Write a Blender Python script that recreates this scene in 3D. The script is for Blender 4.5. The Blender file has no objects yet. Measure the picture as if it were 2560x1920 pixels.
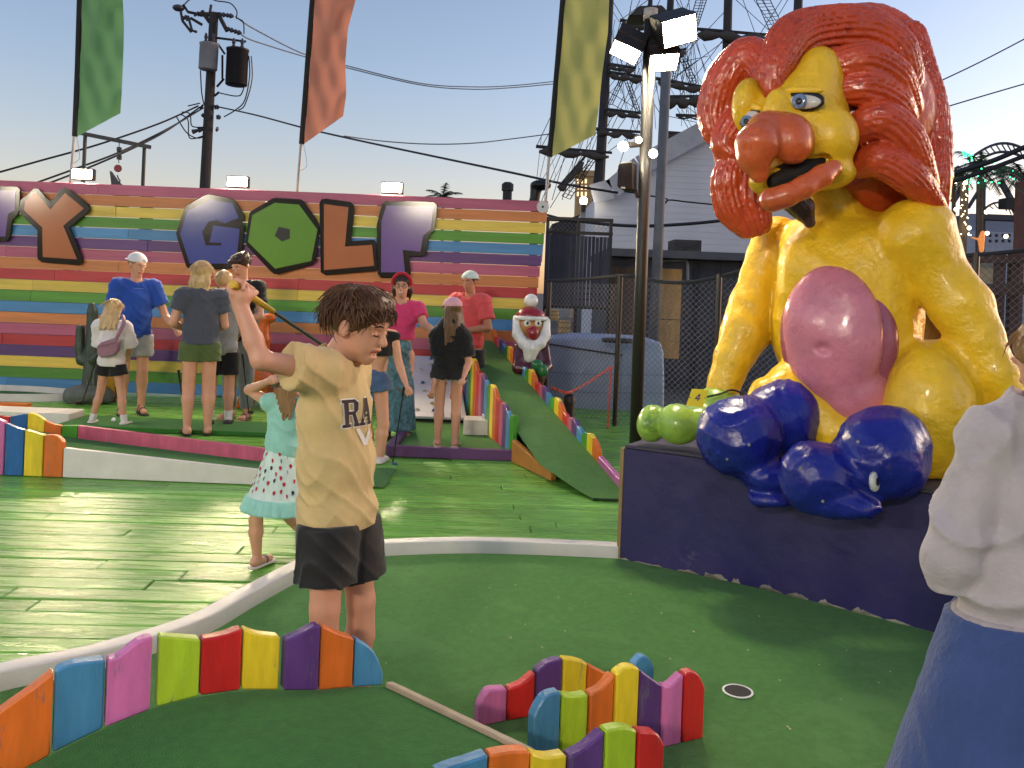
import bpy, bmesh, math, random
import numpy as np
from mathutils import Vector, Matrix
random.seed(7); NR = np.random.default_rng(7)
SC = bpy.context.scene; COL = SC.collection
# ------------------------------------------------------------------ camera
FPX = 2150.0; ROLL = 0.0384; CAMZ = 1.5; PX0, PY0 = 1280.0, 729.0
cr, sr = math.cos(ROLL), math.sin(ROLL)
cam_d = bpy.data.cameras.new('camera'); cam = bpy.data.objects.new('camera', cam_d); COL.objects.link(cam)
cam_d.sensor_width = 36; cam_d.lens = 36*FPX/2560; cam_d.shift_y = -(960-PY0)/2560
cam_d.clip_start = .05; cam_d.clip_end = 4000
cam.matrix_world = Matrix(((cr,-sr,0,0),(0,0,-1,0),(sr,cr,0,CAMZ),(0,0,0,1)))
SC.camera = cam
# ------------------------------------------------------------------ sky, sun, exposure
SUN_EL, SUN_ROT = math.radians(12), math.radians(71)
wd = bpy.data.worlds.new('World'); SC.world = wd; wd.use_nodes = True
nt = wd.node_tree; bgn = nt.nodes['Background']
sky = nt.nodes.new('ShaderNodeTexSky'); sky.sky_type = 'NISHITA'; sky.sun_disc = False
sky.sun_elevation = SUN_EL; sky.sun_rotation = SUN_ROT
sky.air_density = 1.0; sky.dust_density = 1.0; sky.ozone_density = 1.0; sky.altitude = 0
SKYNODES = (nt, sky, bgn)
geo = nt.nodes.new('ShaderNodeTexCoord'); sep = nt.nodes.new('ShaderNodeSeparateXYZ'); nt.links.new(geo.outputs['Generated'], sep.inputs[0])
elv = nt.nodes.new('ShaderNodeMapRange'); elv.inputs[1].default_value = .0; elv.inputs[2].default_value = .24; nt.links.new(sep.outputs[2], elv.inputs[0])
tint = nt.nodes.new('ShaderNodeMix'); tint.data_type = 'VECTOR'; nt.links.new(elv.outputs[0], tint.inputs[0])
tint.inputs[4].default_value = (1.34,.975,.95); tint.inputs[5].default_value = (1.24,1.13,1.22)      # dusk: rosy low down, blue above
mul = nt.nodes.new('ShaderNodeVectorMath'); mul.operation = 'MULTIPLY'
nt.links.new(sky.outputs[0], mul.inputs[0]); nt.links.new(tint.outputs[1], mul.inputs[1])
nt.links.new(mul.outputs[0], bgn.inputs[0]); bgn.inputs[1].default_value = .15
sun_d = bpy.data.lights.new('sun', 'SUN'); sun = bpy.data.objects.new('sun', sun_d); COL.objects.link(sun)
sun_d.energy = .3; sun_d.angle = math.radians(14); sun_d.color = (1, .94, .86)
sun.rotation_euler = (-Vector((math.sin(SUN_ROT)*math.cos(SUN_EL), math.cos(SUN_ROT)*math.cos(SUN_EL), math.sin(SUN_EL)))).to_track_quat('-Z', 'Y').to_euler()
vs = SC.view_settings; vs.view_transform = 'Standard'; vs.look = 'None'; vs.exposure = 0.3; vs.gamma = 1; vs.use_curve_mapping = False
SC.cycles.use_denoising = True
SC.cycles.max_bounces = 6; SC.cycles.diffuse_bounces = 2; SC.cycles.glossy_bounces = 3; SC.cycles.transparent_max_bounces = 12
SC.cycles.sample_clamp_indirect = 4.0
# ------------------------------------------------------------------ pixel <-> place
def W(px, py, d):
    xc, yc = (px-PX0)/FPX, (PY0-py)/FPX
    return Vector(((xc*cr - yc*sr)*d, d, CAMZ + (xc*sr + yc*cr)*d))
def G(px, py, z=0.0):                      # point of the level plane z seen there
    xc, yc = (px-PX0)/FPX, (PY0-py)/FPX
    return W(px, py, (z-CAMZ)/(xc*sr + yc*cr))
def onplane(px, py, p0, p1):               # (t metres, z) on the upright plane through plan points p0,p1
    xc, yc = (px-PX0)/FPX, (PY0-py)/FPX
    u = xc*cr - yc*sr; w = xc*sr + yc*cr
    ex, ey = p1[0]-p0[0], p1[1]-p0[1]; L = math.hypot(ex, ey); ex /= L; ey /= L
    # (u*d, d) = p0 + t e
    d = (p0[0]*ey - p0[1]*ex)/(u*ey - ex)
    t = (u*d-p0[0])*ex + (d-p0[1])*ey
    return t, CAMZ + w*d
# ------------------------------------------------------------------ materials
def s(r, g, b):
    f = lambda c: (c/255/12.92 if c <= 10 else ((c/255+.055)/1.055)**2.4)
    return (f(r), f(g), f(b))
MATS = {}
def mat(name, col, rough=.5, var=.12, vs=4.0, bump=0.0, bs=60.0, metal=0.0, coat=0.0, emit=0.0, stretch=(1,1,1), wear=None, spec=.5, sheen=0.0, sub=0.0, rvar=0.0, rnd=0.0):
    if name in MATS: return MATS[name]
    m = bpy.data.materials.new(name); m.use_nodes = True; MATS[name] = m
    n = m.node_tree; L = n.links.new; b = n.nodes['Principled BSDF']
    b.inputs['Roughness'].default_value = rough; b.inputs['Metallic'].default_value = metal
    b.inputs['Coat Weight'].default_value = coat; b.inputs['Coat Roughness'].default_value = .12
    b.inputs['Specular IOR Level'].default_value = spec
    b.inputs['Sheen Weight'].default_value = sheen
    if sub:
        b.inputs['Subsurface Weight'].default_value = sub; b.inputs['Subsurface Radius'].default_value = (.012,.005,.003); b.inputs['Subsurface Scale'].default_value = 1
    if emit:
        b.inputs['Emission Color'].default_value = (*col,1); b.inputs['Emission Strength'].default_value = emit
    tc = n.nodes.new('ShaderNodeTexCoord'); mp = n.nodes.new('ShaderNodeMapping'); L(tc.outputs['Object'], mp.inputs[0])
    mp.inputs['Scale'].default_value = stretch
    nz = n.nodes.new('ShaderNodeTexNoise'); nz.inputs['Scale'].default_value = vs; nz.inputs['Detail'].default_value = 6; nz.inputs['Roughness'].default_value = .6
    L(mp.outputs[0], nz.inputs[0])
    mr = n.nodes.new('ShaderNodeMapRange'); L(nz.outputs[0], mr.inputs[0])
    mr.inputs[1].default_value = .3; mr.inputs[2].default_value = .7
    mr.inputs[3].default_value = 1-var; mr.inputs[4].default_value = 1+var
    mx = n.nodes.new('ShaderNodeMix'); mx.data_type = 'RGBA'; mx.blend_type = 'MULTIPLY'; mx.inputs[0].default_value = 1
    mx.inputs[6].default_value = (*col,1); L(mr.outputs[0], mx.inputs[7])
    out = mx.outputs[2]
    if rnd:
        oi = n.nodes.new('ShaderNodeObjectInfo'); r2 = n.nodes.new('ShaderNodeMapRange'); L(oi.outputs['Random'], r2.inputs[0])
        r2.inputs[3].default_value = 1-rnd; r2.inputs[4].default_value = 1+rnd
        m3 = n.nodes.new('ShaderNodeMix'); m3.data_type = 'RGBA'; m3.blend_type = 'MULTIPLY'; m3.inputs[0].default_value = 1
        L(out, m3.inputs[6]); L(r2.outputs[0], m3.inputs[7]); out = m3.outputs[2]
    if wear:                                # (colour, threshold, scale)
        n2 = n.nodes.new('ShaderNodeTexNoise'); n2.inputs['Scale'].default_value = wear[2]; n2.inputs['Detail'].default_value = 9; n2.inputs['Roughness'].default_value = .7
        L(mp.outputs[0], n2.inputs[0])
        w2 = n.nodes.new('ShaderNodeMapRange'); L(n2.outputs[0], w2.inputs[0]); w2.inputs[1].default_value = wear[1]; w2.inputs[2].default_value = wear[1]+.05
        m2 = n.nodes.new('ShaderNodeMix'); m2.data_type = 'RGBA'; L(w2.outputs[0], m2.inputs[0]); L(out, m2.inputs[6]); m2.inputs[7].default_value = (*wear[0],1)
        out = m2.outputs[2]
    L(out, b.inputs['Base Color'])
    if rvar:
        rr = n.nodes.new('ShaderNodeMapRange'); n4 = n.nodes.new('ShaderNodeTexNoise'); n4.inputs['Scale'].default_value = vs*2.7; n4.inputs['Detail'].default_value = 5
        L(mp.outputs[0], n4.inputs[0]); L(n4.outputs[0], rr.inputs[0]); rr.inputs[1].default_value = .3; rr.inputs[2].default_value = .7
        rr.inputs[3].default_value = max(.03, rough-rvar); rr.inputs[4].default_value = rough+rvar; L(rr.outputs[0], b.inputs['Roughness'])
    if bump:
        n3 = n.nodes.new('ShaderNodeTexNoise'); n3.inputs['Scale'].default_value = bs; n3.inputs['Detail'].default_value = 4
        L(mp.outputs[0], n3.inputs[0])
        bp = n.nodes.new('ShaderNodeBump'); bp.inputs['Strength'].default_value = bump; bp.inputs['Distance'].default_value = .01
        L(n3.outputs[0], bp.inputs['Height']); L(bp.outputs[0], b.inputs['Normal'])
    return m
# ------------------------------------------------------------------ objects
def tag(o, label=None, cat=None, group=None, kind=None):
    if label: o['label'] = label
    if cat: o['category'] = cat
    if group: o['group'] = group
    if kind: o['kind'] = kind
    return o
def thing(name, loc, label=None, cat=None, group=None, kind=None):
    o = bpy.data.objects.new(name, None); COL.objects.link(o); o.location = loc; o.empty_display_size = .1
    return tag(o, label, cat, group, kind)
def wloc(o):
    v = Vector((0,0,0))
    while o: v += o.location; o = o.parent
    return v
def obj(name, V, F, mats, parent=None, smooth=False, mi=None):
    """one mesh object; V are world points, kept local to the parent's place"""
    me = bpy.data.meshes.new(name)
    off = wloc(parent) if parent else Vector((0,0,0))
    V = np.asarray([tuple(v) for v in V] if not isinstance(V, np.ndarray) else V, dtype=float) - np.array(off)
    me.from_pydata(V.tolist(), [], F.tolist() if isinstance(F, np.ndarray) else F)
    for m in (mats if isinstance(mats, (list,tuple)) else [mats]): me.materials.append(m)
    if mi is not None: me.polygons.foreach_set('material_index', np.asarray(mi, dtype=np.int32))
    if smooth: me.polygons.foreach_set('use_smooth', np.ones(len(me.polygons), dtype=bool))
    me.update()
    o = bpy.data.objects.new(name, me); COL.objects.link(o); o.parent = parent
    return o
class MB:                                    # collects shapes into one mesh
    def __init__(s): s.V = []; s.F = []
    def add(s, V, F):
        k = len(s.V); s.V += [tuple(v) for v in V]; s.F += [[i+k for i in f] for f in F]; return s
    def box(s, lo, hi):
        x0,y0,z0 = lo; x1,y1,z1 = hi
        return s.add([(x0,y0,z0),(x1,y0,z0),(x1,y1,z0),(x0,y1,z0),(x0,y0,z1),(x1,y0,z1),(x1,y1,z1),(x0,y1,z1)],
                     [(0,3,2,1),(4,5,6,7),(0,1,5,4),(1,2,6,5),(2,3,7,6),(3,0,4,7)])
    def beam(s, a, b, w, h, up=(0,0,1)):
        a, b = Vector(a), Vector(b); t = (b-a).normalized(); u = Vector(up)
        if abs(t.dot(u)) > .98: u = Vector((0,1,0))
        r = t.cross(u).normalized()*(w/2); q = r.cross(t).normalized()*(h/2)
        V = [p + i*r + j*q for p in (a,b) for i,j in ((-1,-1),(1,-1),(1,1),(-1,1))]
        return s.add(V, [(0,1,2,3),(7,6,5,4),(0,4,5,1),(1,5,6,2),(2,6,7,3),(3,7,4,0)])
    def tube(s, pts, r, n=6, cap=True):
        pts = [Vector(p) for p in pts]; R = r if isinstance(r, (list,tuple)) else [r]*len(pts)
        t = (pts[1]-pts[0]).normalized(); u = t.orthogonal().normalized(); V = []
        for i, p in enumerate(pts):
            t2 = (pts[min(i+1,len(pts)-1)]-pts[max(i-1,0)]).normalized()
            u = (u - t2*u.dot(t2)).normalized(); w = t2.cross(u)
            V += [p + R[i]*(math.cos(2*math.pi*k/n)*u + math.sin(2*math.pi*k/n)*w) for k in range(n)]
        F = [(i*n+k, i*n+(k+1)%n, (i+1)*n+(k+1)%n, (i+1)*n+k) for i in range(len(pts)-1) for k in range(n)]
        if cap: F += [tuple(range(n-1,-1,-1)), tuple((len(pts)-1)*n+k for k in range(n))]
        return s.add(V, F)
    def lathe(s, c, prof, n=24, axis=(0,0,1)):
        ax = Vector(axis).normalized(); u = ax.orthogonal().normalized(); w = ax.cross(u); c = Vector(c)
        V = [c + ax*z + r*(math.cos(2*math.pi*k/n)*u + math.sin(2*math.pi*k/n)*w) for r,z in prof for k in range(n)]
        F = [(i*n+k, i*n+(k+1)%n, (i+1)*n+(k+1)%n, (i+1)*n+k) for i in range(len(prof)-1) for k in range(n)]
        F += [tuple(range(n-1,-1,-1)), tuple((len(prof)-1)*n+k for k in range(n))]
        return s.add(V, F)
    def prism(s, P, dvec):                   # polygon P (3D points) pushed along dvec
        P = [Vector(p) for p in P]; n = len(P); d = Vector(dvec)
        return s.add(P + [p+d for p in P], [tuple(range(n)), tuple(range(2*n-1,n-1,-1))] + [(i,i+n,(i+1)%n+n,(i+1)%n) for i in range(n)])
    def build(s, name, m, parent=None, bev=0.0, smooth=False, seg=1):
        o = obj(name, s.V, s.F, m, parent, smooth)
        bm = bmesh.new(); bm.from_mesh(o.data)
        bmesh.ops.recalc_face_normals(bm, faces=bm.faces)
        if bev:
            es = [e for e in bm.edges if len(e.link_faces) == 2 and e.calc_face_angle(0) > .5]
            bmesh.ops.bevel(bm, geom=es, offset=bev, segments=seg, affect='EDGES', profile=.6)
            if seg > 1:
                for f in bm.faces: f.smooth = True
        bm.to_mesh(o.data); bm.free()
        return o
def catmull(P, n=8):
    P = [Vector(p) for p in P]; out = []
    for i in range(len(P)-1):
        p0, p1, p2, p3 = P[max(i-1,0)], P[i], P[i+1], P[min(i+2,len(P)-1)]
        for k in range(n):
            t = k/n
            out.append(.5*((2*p1) + (p2-p0)*t + (2*p0-5*p1+4*p2-p3)*t*t + (3*p1-p0-3*p2+p3)*t**3))
    return out + [P[-1]]
# ------------------------------------------------------------------ implicit shapes -> one smooth skin
def smin(a, b, k):
    if k <= 0: return np.minimum(a, b)
    h = np.clip(.5 + .5*(b-a)/k, 0, 1)
    return b*(1-h) + a*h - k*h*(1-h)
class SDF:
    def __init__(s): s.ops = []
    def ell(s, c, r, k=.02, R=None, op='u'):
        r = (r,r,r) if np.isscalar(r) else r
        s.ops.append(('e', np.array(c,float), np.array(r,float), None if R is None else np.array(R,float), k, op)); return s
    def cone(s, a, b, ra, rb, k=.02, n=None, sq=1.0, op='u', gv=None, cap=False):
        s.ops.append(('c', np.array(a,float), np.array(b,float), ra, rb, None if n is None else np.array(Vector(n).normalized()), sq, gv, cap, k, op)); return s
    def path(s, pts, rs, k=.02, op='u', n=None, sq=1.0, gv=None):
        for i in range(len(pts)-1): s.cone(pts[i], pts[i+1], rs[i], rs[i+1], k, n, sq, op, gv)
        return s
    def cut(s, p, n, k=.004):                # keep the side the normal does not point to
        n = np.array(Vector(n).normalized()); s.ops.append(('p', np.array(p,float), n, k)); return s
    def fn(s, f): s.ops.append(('f', f)); return s
    def grow(s, a):                          # same shape, fatter
        q = SDF()
        for o in s.ops:
            o = list(o)
            if o[0] == 'e': o[2] = o[2]+a
            elif o[0] == 'c': o[3] += a; o[4] += a
            q.ops.append(tuple(o))
        return q
    def __add__(s, o):
        q = SDF(); q.ops = s.ops + o.ops; return q
    def mesh(s, h):
        lo = np.full(3, 1e9); hi = -lo
        def box(o):
            if o[0] == 'e':
                R = o[3]; e = o[2] if R is None else np.sqrt(((R*o[2][None,:])**2).sum(1))
                return o[1]-e, o[1]+e
            r = max(o[3], o[4])*max(1, 1/o[6]); return np.minimum(o[1],o[2])-r, np.maximum(o[1],o[2])+r
        for o in s.ops:
            if o[0] in 'ec' and o[-1] == 'u':
                a, b = box(o); lo = np.minimum(lo,a); hi = np.maximum(hi,b)
        lo = lo - 4*h; N = np.ceil((hi+4*h-lo)/h).astype(int)
        ax = [(lo[i] + h*np.arange(N[i])).astype(np.float32) for i in range(3)]
        D = np.full(N, 1.0, np.float32)
        for o in s.ops:
            if o[0] == 'p':
                d = ((ax[0]-o[1][0])*o[2][0])[:,None,None] + ((ax[1]-o[1][1])*o[2][1])[None,:,None] + ((ax[2]-o[1][2])*o[2][2])[None,None,:]
                D = -smin(-D, -d, o[3]).astype(np.float32); continue
            if o[0] == 'f':
                D = o[1](D, ax[0][:,None,None], ax[1][None,:,None], ax[2][None,None,:]).astype(np.float32); continue
            a, b = box(o); k = o[-2]; pad = k + 3*h
            i0 = np.clip(((a-pad-lo)/h).astype(int), 0, N); i1 = np.clip(np.ceil((b+pad-lo)/h).astype(int)+1, 0, N)
            if (i1 <= i0).any(): continue
            sl = tuple(slice(i0[i], i1[i]) for i in range(3))
            X = ax[0][sl[0]][:,None,None]; Y = ax[1][sl[1]][None,:,None]; Z = ax[2][sl[2]][None,None,:]
            if o[0] == 'e':
                x, y, z = X-o[1][0], Y-o[1][1], Z-o[1][2]
                if o[3] is not None:
                    R = o[3]; x, y, z = R[0,0]*x+R[1,0]*y+R[2,0]*z, R[0,1]*x+R[1,1]*y+R[2,1]*z, R[0,2]*x+R[1,2]*y+R[2,2]*z
                r = o[2]; k0 = np.sqrt((x/r[0])**2+(y/r[1])**2+(z/r[2])**2); k1 = np.sqrt((x/r[0]**2)**2+(y/r[1]**2)**2+(z/r[2]**2)**2)
                d = k0*(k0-1)/np.maximum(k1,1e-6)
            else:
                A, B = o[1], o[2]; e = B-A; L2 = max(float(e@e),1e-12)
                x, y, z = X-A[0], Y-A[1], Z-A[2]
                tu = (x*e[0]+y*e[1]+z*e[2])/L2; t = np.clip(tu, 0, 1)
                x, y, z = x-t*e[0], y-t*e[1], z-t*e[2]
                q = x*x+y*y+z*z
                if o[5] is not None:
                    n = o[5]; q = q + (o[6]**2-1)*(x*n[0]+y*n[1]+z*n[2])**2
                rad = o[3]+(o[4]-o[3])*t
                if o[7] is not None:             # lengthwise grooves: (count, depth, reference direction)
                    w = np.array(Vector(e).normalized()); u = np.array(Vector(o[7][2])); u = u-w*(u@w); u /= np.linalg.norm(u); v = np.cross(w,u)
                    ph = np.arctan2(x*v[0]+y*v[1]+z*v[2], x*u[0]+y*u[1]+z*u[2])
                    rad = rad*(1-o[7][1]*(1-np.abs(np.sin(ph*o[7][0]/2 + .6*np.sin(3*ph)))**.7))
                d = np.sqrt(q) - rad
                if o[8]: d = np.maximum(d, (tu-1)*math.sqrt(L2))
            d = d.astype(np.float32)
            if o[-1] == 'u': D[sl] = smin(D[sl], d, k)
            else: D[sl] = -smin(-D[sl], d, k)
        return nets(D, lo, h)
    def build(s, name, h, mats, parent=None, mi=None):
        V, F = s.mesh(h)
        return obj(name, V, F, mats, parent, True, None if mi is None else mi(V[F].mean(1)))
def nets(D, lo, h):
    S = D < 0
    c = [(0,0,0),(1,0,0),(0,1,0),(1,1,0),(0,0,1),(1,0,1),(0,1,1),(1,1,1)]
    n = [d-1 for d in D.shape]
    cnt = np.zeros(n, np.int8)
    for a in c: cnt += S[a[0]:a[0]+n[0], a[1]:a[1]+n[1], a[2]:a[2]+n[2]]
    act = (cnt > 0) & (cnt < 8); I = np.argwhere(act)
    idx = np.full(n, -1, np.int64); idx[act] = np.arange(len(I))
    val = np.stack([D[I[:,0]+a[0], I[:,1]+a[1], I[:,2]+a[2]] for a in c], 1)
    P = np.zeros((len(I),3)); m = np.zeros(len(I))
    ca = np.array(c, float)
    for i in range(8):
        for ax in range(3):
            j = i | (1 << ax)
            if j == i: continue
            x = (val[:,i] < 0) != (val[:,j] < 0)
            t = val[x,i]/(val[x,i]-val[x,j])
            P[x] += ca[i] + t[:,None]*(ca[j]-ca[i]); m[x] += 1
    V = lo + h*(I + P/m[:,None])
    F = []
    for ax in range(3):
        a, b = [(1,2),(2,0),(0,1)][ax]
        sl0 = [slice(1,-1)]*3; sl0[ax] = slice(0,-1); sl1 = list(sl0); sl1[ax] = slice(1,None)
        A, B = S[tuple(sl0)], S[tuple(sl1)]
        for flip in (0,1):
            E = np.argwhere((A & ~B) if not flip else (~A & B))
            if not len(E): continue
            off = np.ones(3, int); off[ax] = 0; E = E + off
            q = []
            for da, db in ((-1,-1),(0,-1),(0,0),(-1,0)):
                e = E.copy(); e[:,a] += da; e[:,b] += db; q.append(idx[e[:,0],e[:,1],e[:,2]])
            q = np.stack(q if not flip else q[::-1], 1); F.append(q)
    F = np.concatenate(F); F = F[(F >= 0).all(1)]
    return V, F
def wob(amp, f, ph=0.0):                     # gentle lumps
    def g(D, X, Y, Z):
        return D + amp*(np.sin(f*X+1.3*f*Y*.6+ph)*np.sin(f*1.1*Y-ph)*1.0 + np.sin(f*.9*Z+f*.7*X+2*ph)*.7)
    return g
def folds(amp, wl, dirs, seed=0.0):          # cloth creases: narrow ridges running across the given directions
    def g(D, X, Y, Z):
        S_ = 0
        for i,(d,w) in enumerate(dirs):
            q = (X*d[0]+Y*d[1]+Z*d[2])/wl + .55*np.sin((X*1.7-Y*1.3+Z*.8)/wl*.9+seed+i) + .35*np.sin((Y*1.9+Z*1.1-X)/wl*.6+2*seed)
            m = .5+.5*np.sin((X*.9+Y*1.4+Z*1.2)/wl*.45+seed*1.7+2.1*i)
            S_ = S_ + w*m*(1-np.abs(np.sin(math.pi*q)))**2
        return D - amp*S_
    return g
def rotz(a): return np.array(((math.cos(a),-math.sin(a),0),(math.sin(a),math.cos(a),0),(0,0,1)))
def rotx(a): return np.array(((1,0,0),(0,math.cos(a),-math.sin(a)),(0,math.sin(a),math.cos(a))))
def roty(a): return np.array(((math.cos(a),0,math.sin(a)),(0,1,0),(-math.sin(a),0,math.cos(a))))
# ================================================================== paints
PAL = dict(pink=s(204,110,168), rose=s(196,92,120), orange=s(222,112,40), yellow=s(232,205,45), lime=s(172,205,48), red=s(196,36,38), purple=s(92,56,122), blue=s(74,138,180), green=s(70,150,40), dblue=s(30,96,160))
def paint(c, kind='board'):
    if kind == 'wall':
        return mat('wall_paint_'+c, PALW[c], .42, .16, 3, .25, 30, rnd=.14, stretch=(.35,1,5), wear=(s(120,96,84), .70, 6), rvar=.08)
    return mat('board_paint_'+c, PAL[c], .38, .20, 9, .30, 38, rnd=.08, stretch=(1.5,1.5,.35), wear=(tuple(.45*x+.09 for x in PAL[c]), .60, 11), rvar=.08)
PALW = dict(pink=s(184,88,118), orange=s(204,124,66), yellow=s(220,190,74), green=s(80,142,38), blue=s(70,136,186), purple=s(90,52,112), red=s(182,44,50))
M_carpet = mat('green_turf_carpet', s(82,138,60), .95, .14, 30, 1.0, 260, spec=.1, sheen=.15, wear=(s(92,146,70), .53, 2.2))
M_carpet2 = mat('darker_turf_carpet', s(56,120,44), .95, .16, 30, 1.0, 260, spec=.1, sheen=.15)
M_white = mat('white_kerb_paint', s(216,210,204), .45, .08, 5, .12, 40, wear=(s(140,132,122), .68, 9))
M_deck = mat('green_deck_paint', s(114,174,70), .29, .22, 3.0, .42, 30, stretch=(.25,3,3), rnd=.12, wear=(s(128,108,88), .665, 6), rvar=.16, spec=.42)
M_dark = mat('black_metal', s(26,25,26), .4, .1, 8)
M_steel = mat('dull_steel', s(140,142,148), .45, .12, 8, metal=.6)
M_wood = mat('raw_wood', s(170,140,100), .6, .2, 6, .2, 30, stretch=(1,1,6))
M_black = mat('black_print', s(24,22,22), .5, .05)
# ================================================================== ground, deck
g = MB().add([(-900,-300,-.2),(900,-300,-.2),(900,1800,-.2),(-900,1800,-.2)], [(0,1,2,3)]).build('ground', mat('sandy_asphalt', s(92,88,84), .9, .25, .3, .3, 30)); tag(g, kind='structure')
deck = thing('deck', (0,6,-.04), kind='structure'); tag(deck, 'green painted wooden plank deck of the mini golf course')
DY = math.radians(2.4); PW = .145
bm_c = (math.cos(DY), math.sin(DY))
row = 0; y = 2.9
while y < 11.6:
    x = -7.6 + NR.uniform(-1.5, 0)
    while x < 4.2:
        L = NR.choice([2.4, 3.6, 3.0, 4.8]); x1 = min(x+L, 4.6)
        vis = not (x > -.3 and y < 3.7) and not (x1 < -.45*y-1.0) and not (x > .85*y+.6)
        if vis:
            dz = NR.uniform(-.004,.004); g_ = .007
            P = [(x+.003, y+g_/2), (x1-.003, y+g_/2), (x1-.003, y+PW-g_/2), (x+.003, y+PW-g_/2)]
            P = [(a*bm_c[0]-(b-6)*bm_c[1], a*bm_c[1]+(b-6)*bm_c[0]+6, -.035+dz) for a,b in P]
            MB().prism(P, (0,0,.035)).build('plank', M_deck, deck, .004)
        x = x1
    y += PW
tag(MB().add([(-12,1,-.055),(8,1,-.055),(8,12.4,-.055),(-12,12.4,-.055)], [(0,1,2,3)]).build('deck_underside', mat('dark_joists', s(30,30,24), .9), deck))
# ---- near putting green with its curved white kerb
kp = [G(-420,1950), G(-150,1800), G(0,1738), G(250,1682), G(500,1600), G(640,1520), G(770,1448), G(860,1413), G(950,1397), G(1150,1389), G(1350,1393), G(1546,1402)]
kpath = catmull(kp, 6)
kw = .085; kh = .085
def kerb(name, path, w, h, m, parent=None, z=0.0):
    L_, R_ = [], []
    for i,p in enumerate(path):
        t = (path[min(i+1,len(path)-1)]-path[max(i-1,0)]); t.z = 0; t.normalize(); q = Vector((-t.y,t.x,0))
        L_.append(p+q*w); R_.append(p)
    b = MB(); n = len(path); V = []
    for i in range(n):
        for p,zz in ((R_[i],0),(R_[i],h),(L_[i],h),(L_[i],0)): V.append((p.x,p.y,p.z+z+zz))
    F = [(i*4+k, i*4+(k+1)%4, (i+1)*4+(k+1)%4, (i+1)*4+k) for i in range(n-1) for k in range(4)] + [(3,2,1,0), tuple((n-1)*4+k for k in range(4))]
    return b.add(V,F).build(name, m, parent, .008, seg=2)
green = thing('putting_green', (0,3.4,0), kind='structure'); tag(green, 'near putting green of dark turf with a cup')
P = [(p.x,p.y,.012) for p in kpath] + [(G(1898,1475).x, G(1898,1475).y,.012), (2.1,3.85,.012), (3.6,3.3,.012), (3.6,.3,.012), (-3.4,.3,.012)]
hole_c = G(1844,1738)
MB().add(P, [tuple(range(len(P)))]).build('turf', M_carpet, green)
hb = MB().lathe((hole_c.x,hole_c.y,.0145), [(.050,0),(.058,0),(.058,.003),(.050,.003)], 28)
hb.F = hb.F[:-2]; hb.build('cup_rim', mat('cup_white', s(235,235,230), .4), green)
MB().lathe((hole_c.x,hole_c.y,.0145), [(.0505,0),(.0505,.0015)], 28).build('cup', mat('cup_dark', s(52,50,48), .8), green)
mb = MB()
for k in range(40):
    x_, y_ = NR.uniform(-.9,1.6), NR.uniform(2.9,4.6)
    if y_ > 4.55-.35*max(0,x_): continue
    r_ = NR.uniform(.002,.006); a_ = NR.uniform(0,6.28); mb.prism([(x_+r_*math.cos(a_+t_),y_+r_*1.6*math.sin(a_+t_),.0135) for t_ in (0,1.7,3.0,4.6)], (0,0,.002))
db = mb.build('litter_specks', mat('pale_specks', s(190,180,150), .9, .3, 40), green); db['kind'] = 'stuff'
o = kerb('white_kerb', kpath, kw, kh, M_white); tag(o, 'curved white kerb around the near putting green', 'kerb')
# ---- plinth of the big lion
a, b_, c = G(1551,1403), G(1898,1477), G(2372,1597)
d_ = c + (c-b_)*.55
PH = .66
plinth = thing('plinth', (a.x,a.y,0), 'dark purple painted wooden plinth with chipped base under the lion', 'plinth')
M_plinth = mat('plinth_paint', s(42,36,88), .42, .22, 2.5, .25, 14, wear=(s(74,66,108), .62, 4), rvar=.1)
bk = Vector((.56,.83,0))*1.5
fpts = catmull([a,b_,c,d_],6); V = []
for p in fpts: V += [(p.x,p.y,.013),(p.x,p.y,PH-.022),(p.x+.017,p.y+.025,PH-.022),(p.x+.017,p.y+.025,.013)]
MB().add(V, [(i*4+k,i*4+(k+1)%4,(i+1)*4+(k+1)%4,(i+1)*4+k) for i in range(len(fpts)-1) for k in range(4)]+[(3,2,1,0),tuple((len(fpts)-1)*4+k for k in range(4))]).build('front_panel', M_plinth, plinth)
top = [*fpts, d_+bk*.9, a+bk]
MB().prism([(p.x,p.y,PH-.02) for p in top], (0,0,.02)).build('top_board', mat('plinth_top', s(60,54,70), .6, .2, 4, wear=(s(150,140,120),.6,6)), plinth, .004)
MB().prism([a+Vector((-.003,.006,.013)), a+Vector((-.022,.01,.013)), a+bk+Vector((-.022,0,.013)), a+bk+Vector((-.003,0,.013))], (0,0,PH-.035)).build('side_panel', mat('plinth_edge', s(150,124,84), .6, .2, 6), plinth)
nchip = 0
for i in range(26):                           # paint chipped off along the foot of the panel
    t = NR.uniform(.02,.98); i_ = int(t*(len(fpts)-8)); seg = (fpts[i_],fpts[i_+1])
    p = fpts[i_].copy(); e = (seg[1]-seg[0]).normalized(); w = NR.uniform(.03,.14); h = NR.uniform(.008,.035)*(1 if t > .3 else .5)
    nn = Vector((e.y,-e.x,0))*.0015
    P = []
    for k in range(9):
        P.append(p + e*w*(k/8) + Vector((0,0,.016+h*NR.uniform(.4,1)*math.sin(math.pi*(k+.6)/9.2))) + nn)
    P = [p+nn+Vector((0,0,.014)), *P, p+e*w+nn+Vector((0,0,.014))]
    MB().prism(P, nn*.6).build('paint_chip', mat('bare_plaster', s(150,142,128), .8, .2, 20), plinth)
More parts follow.
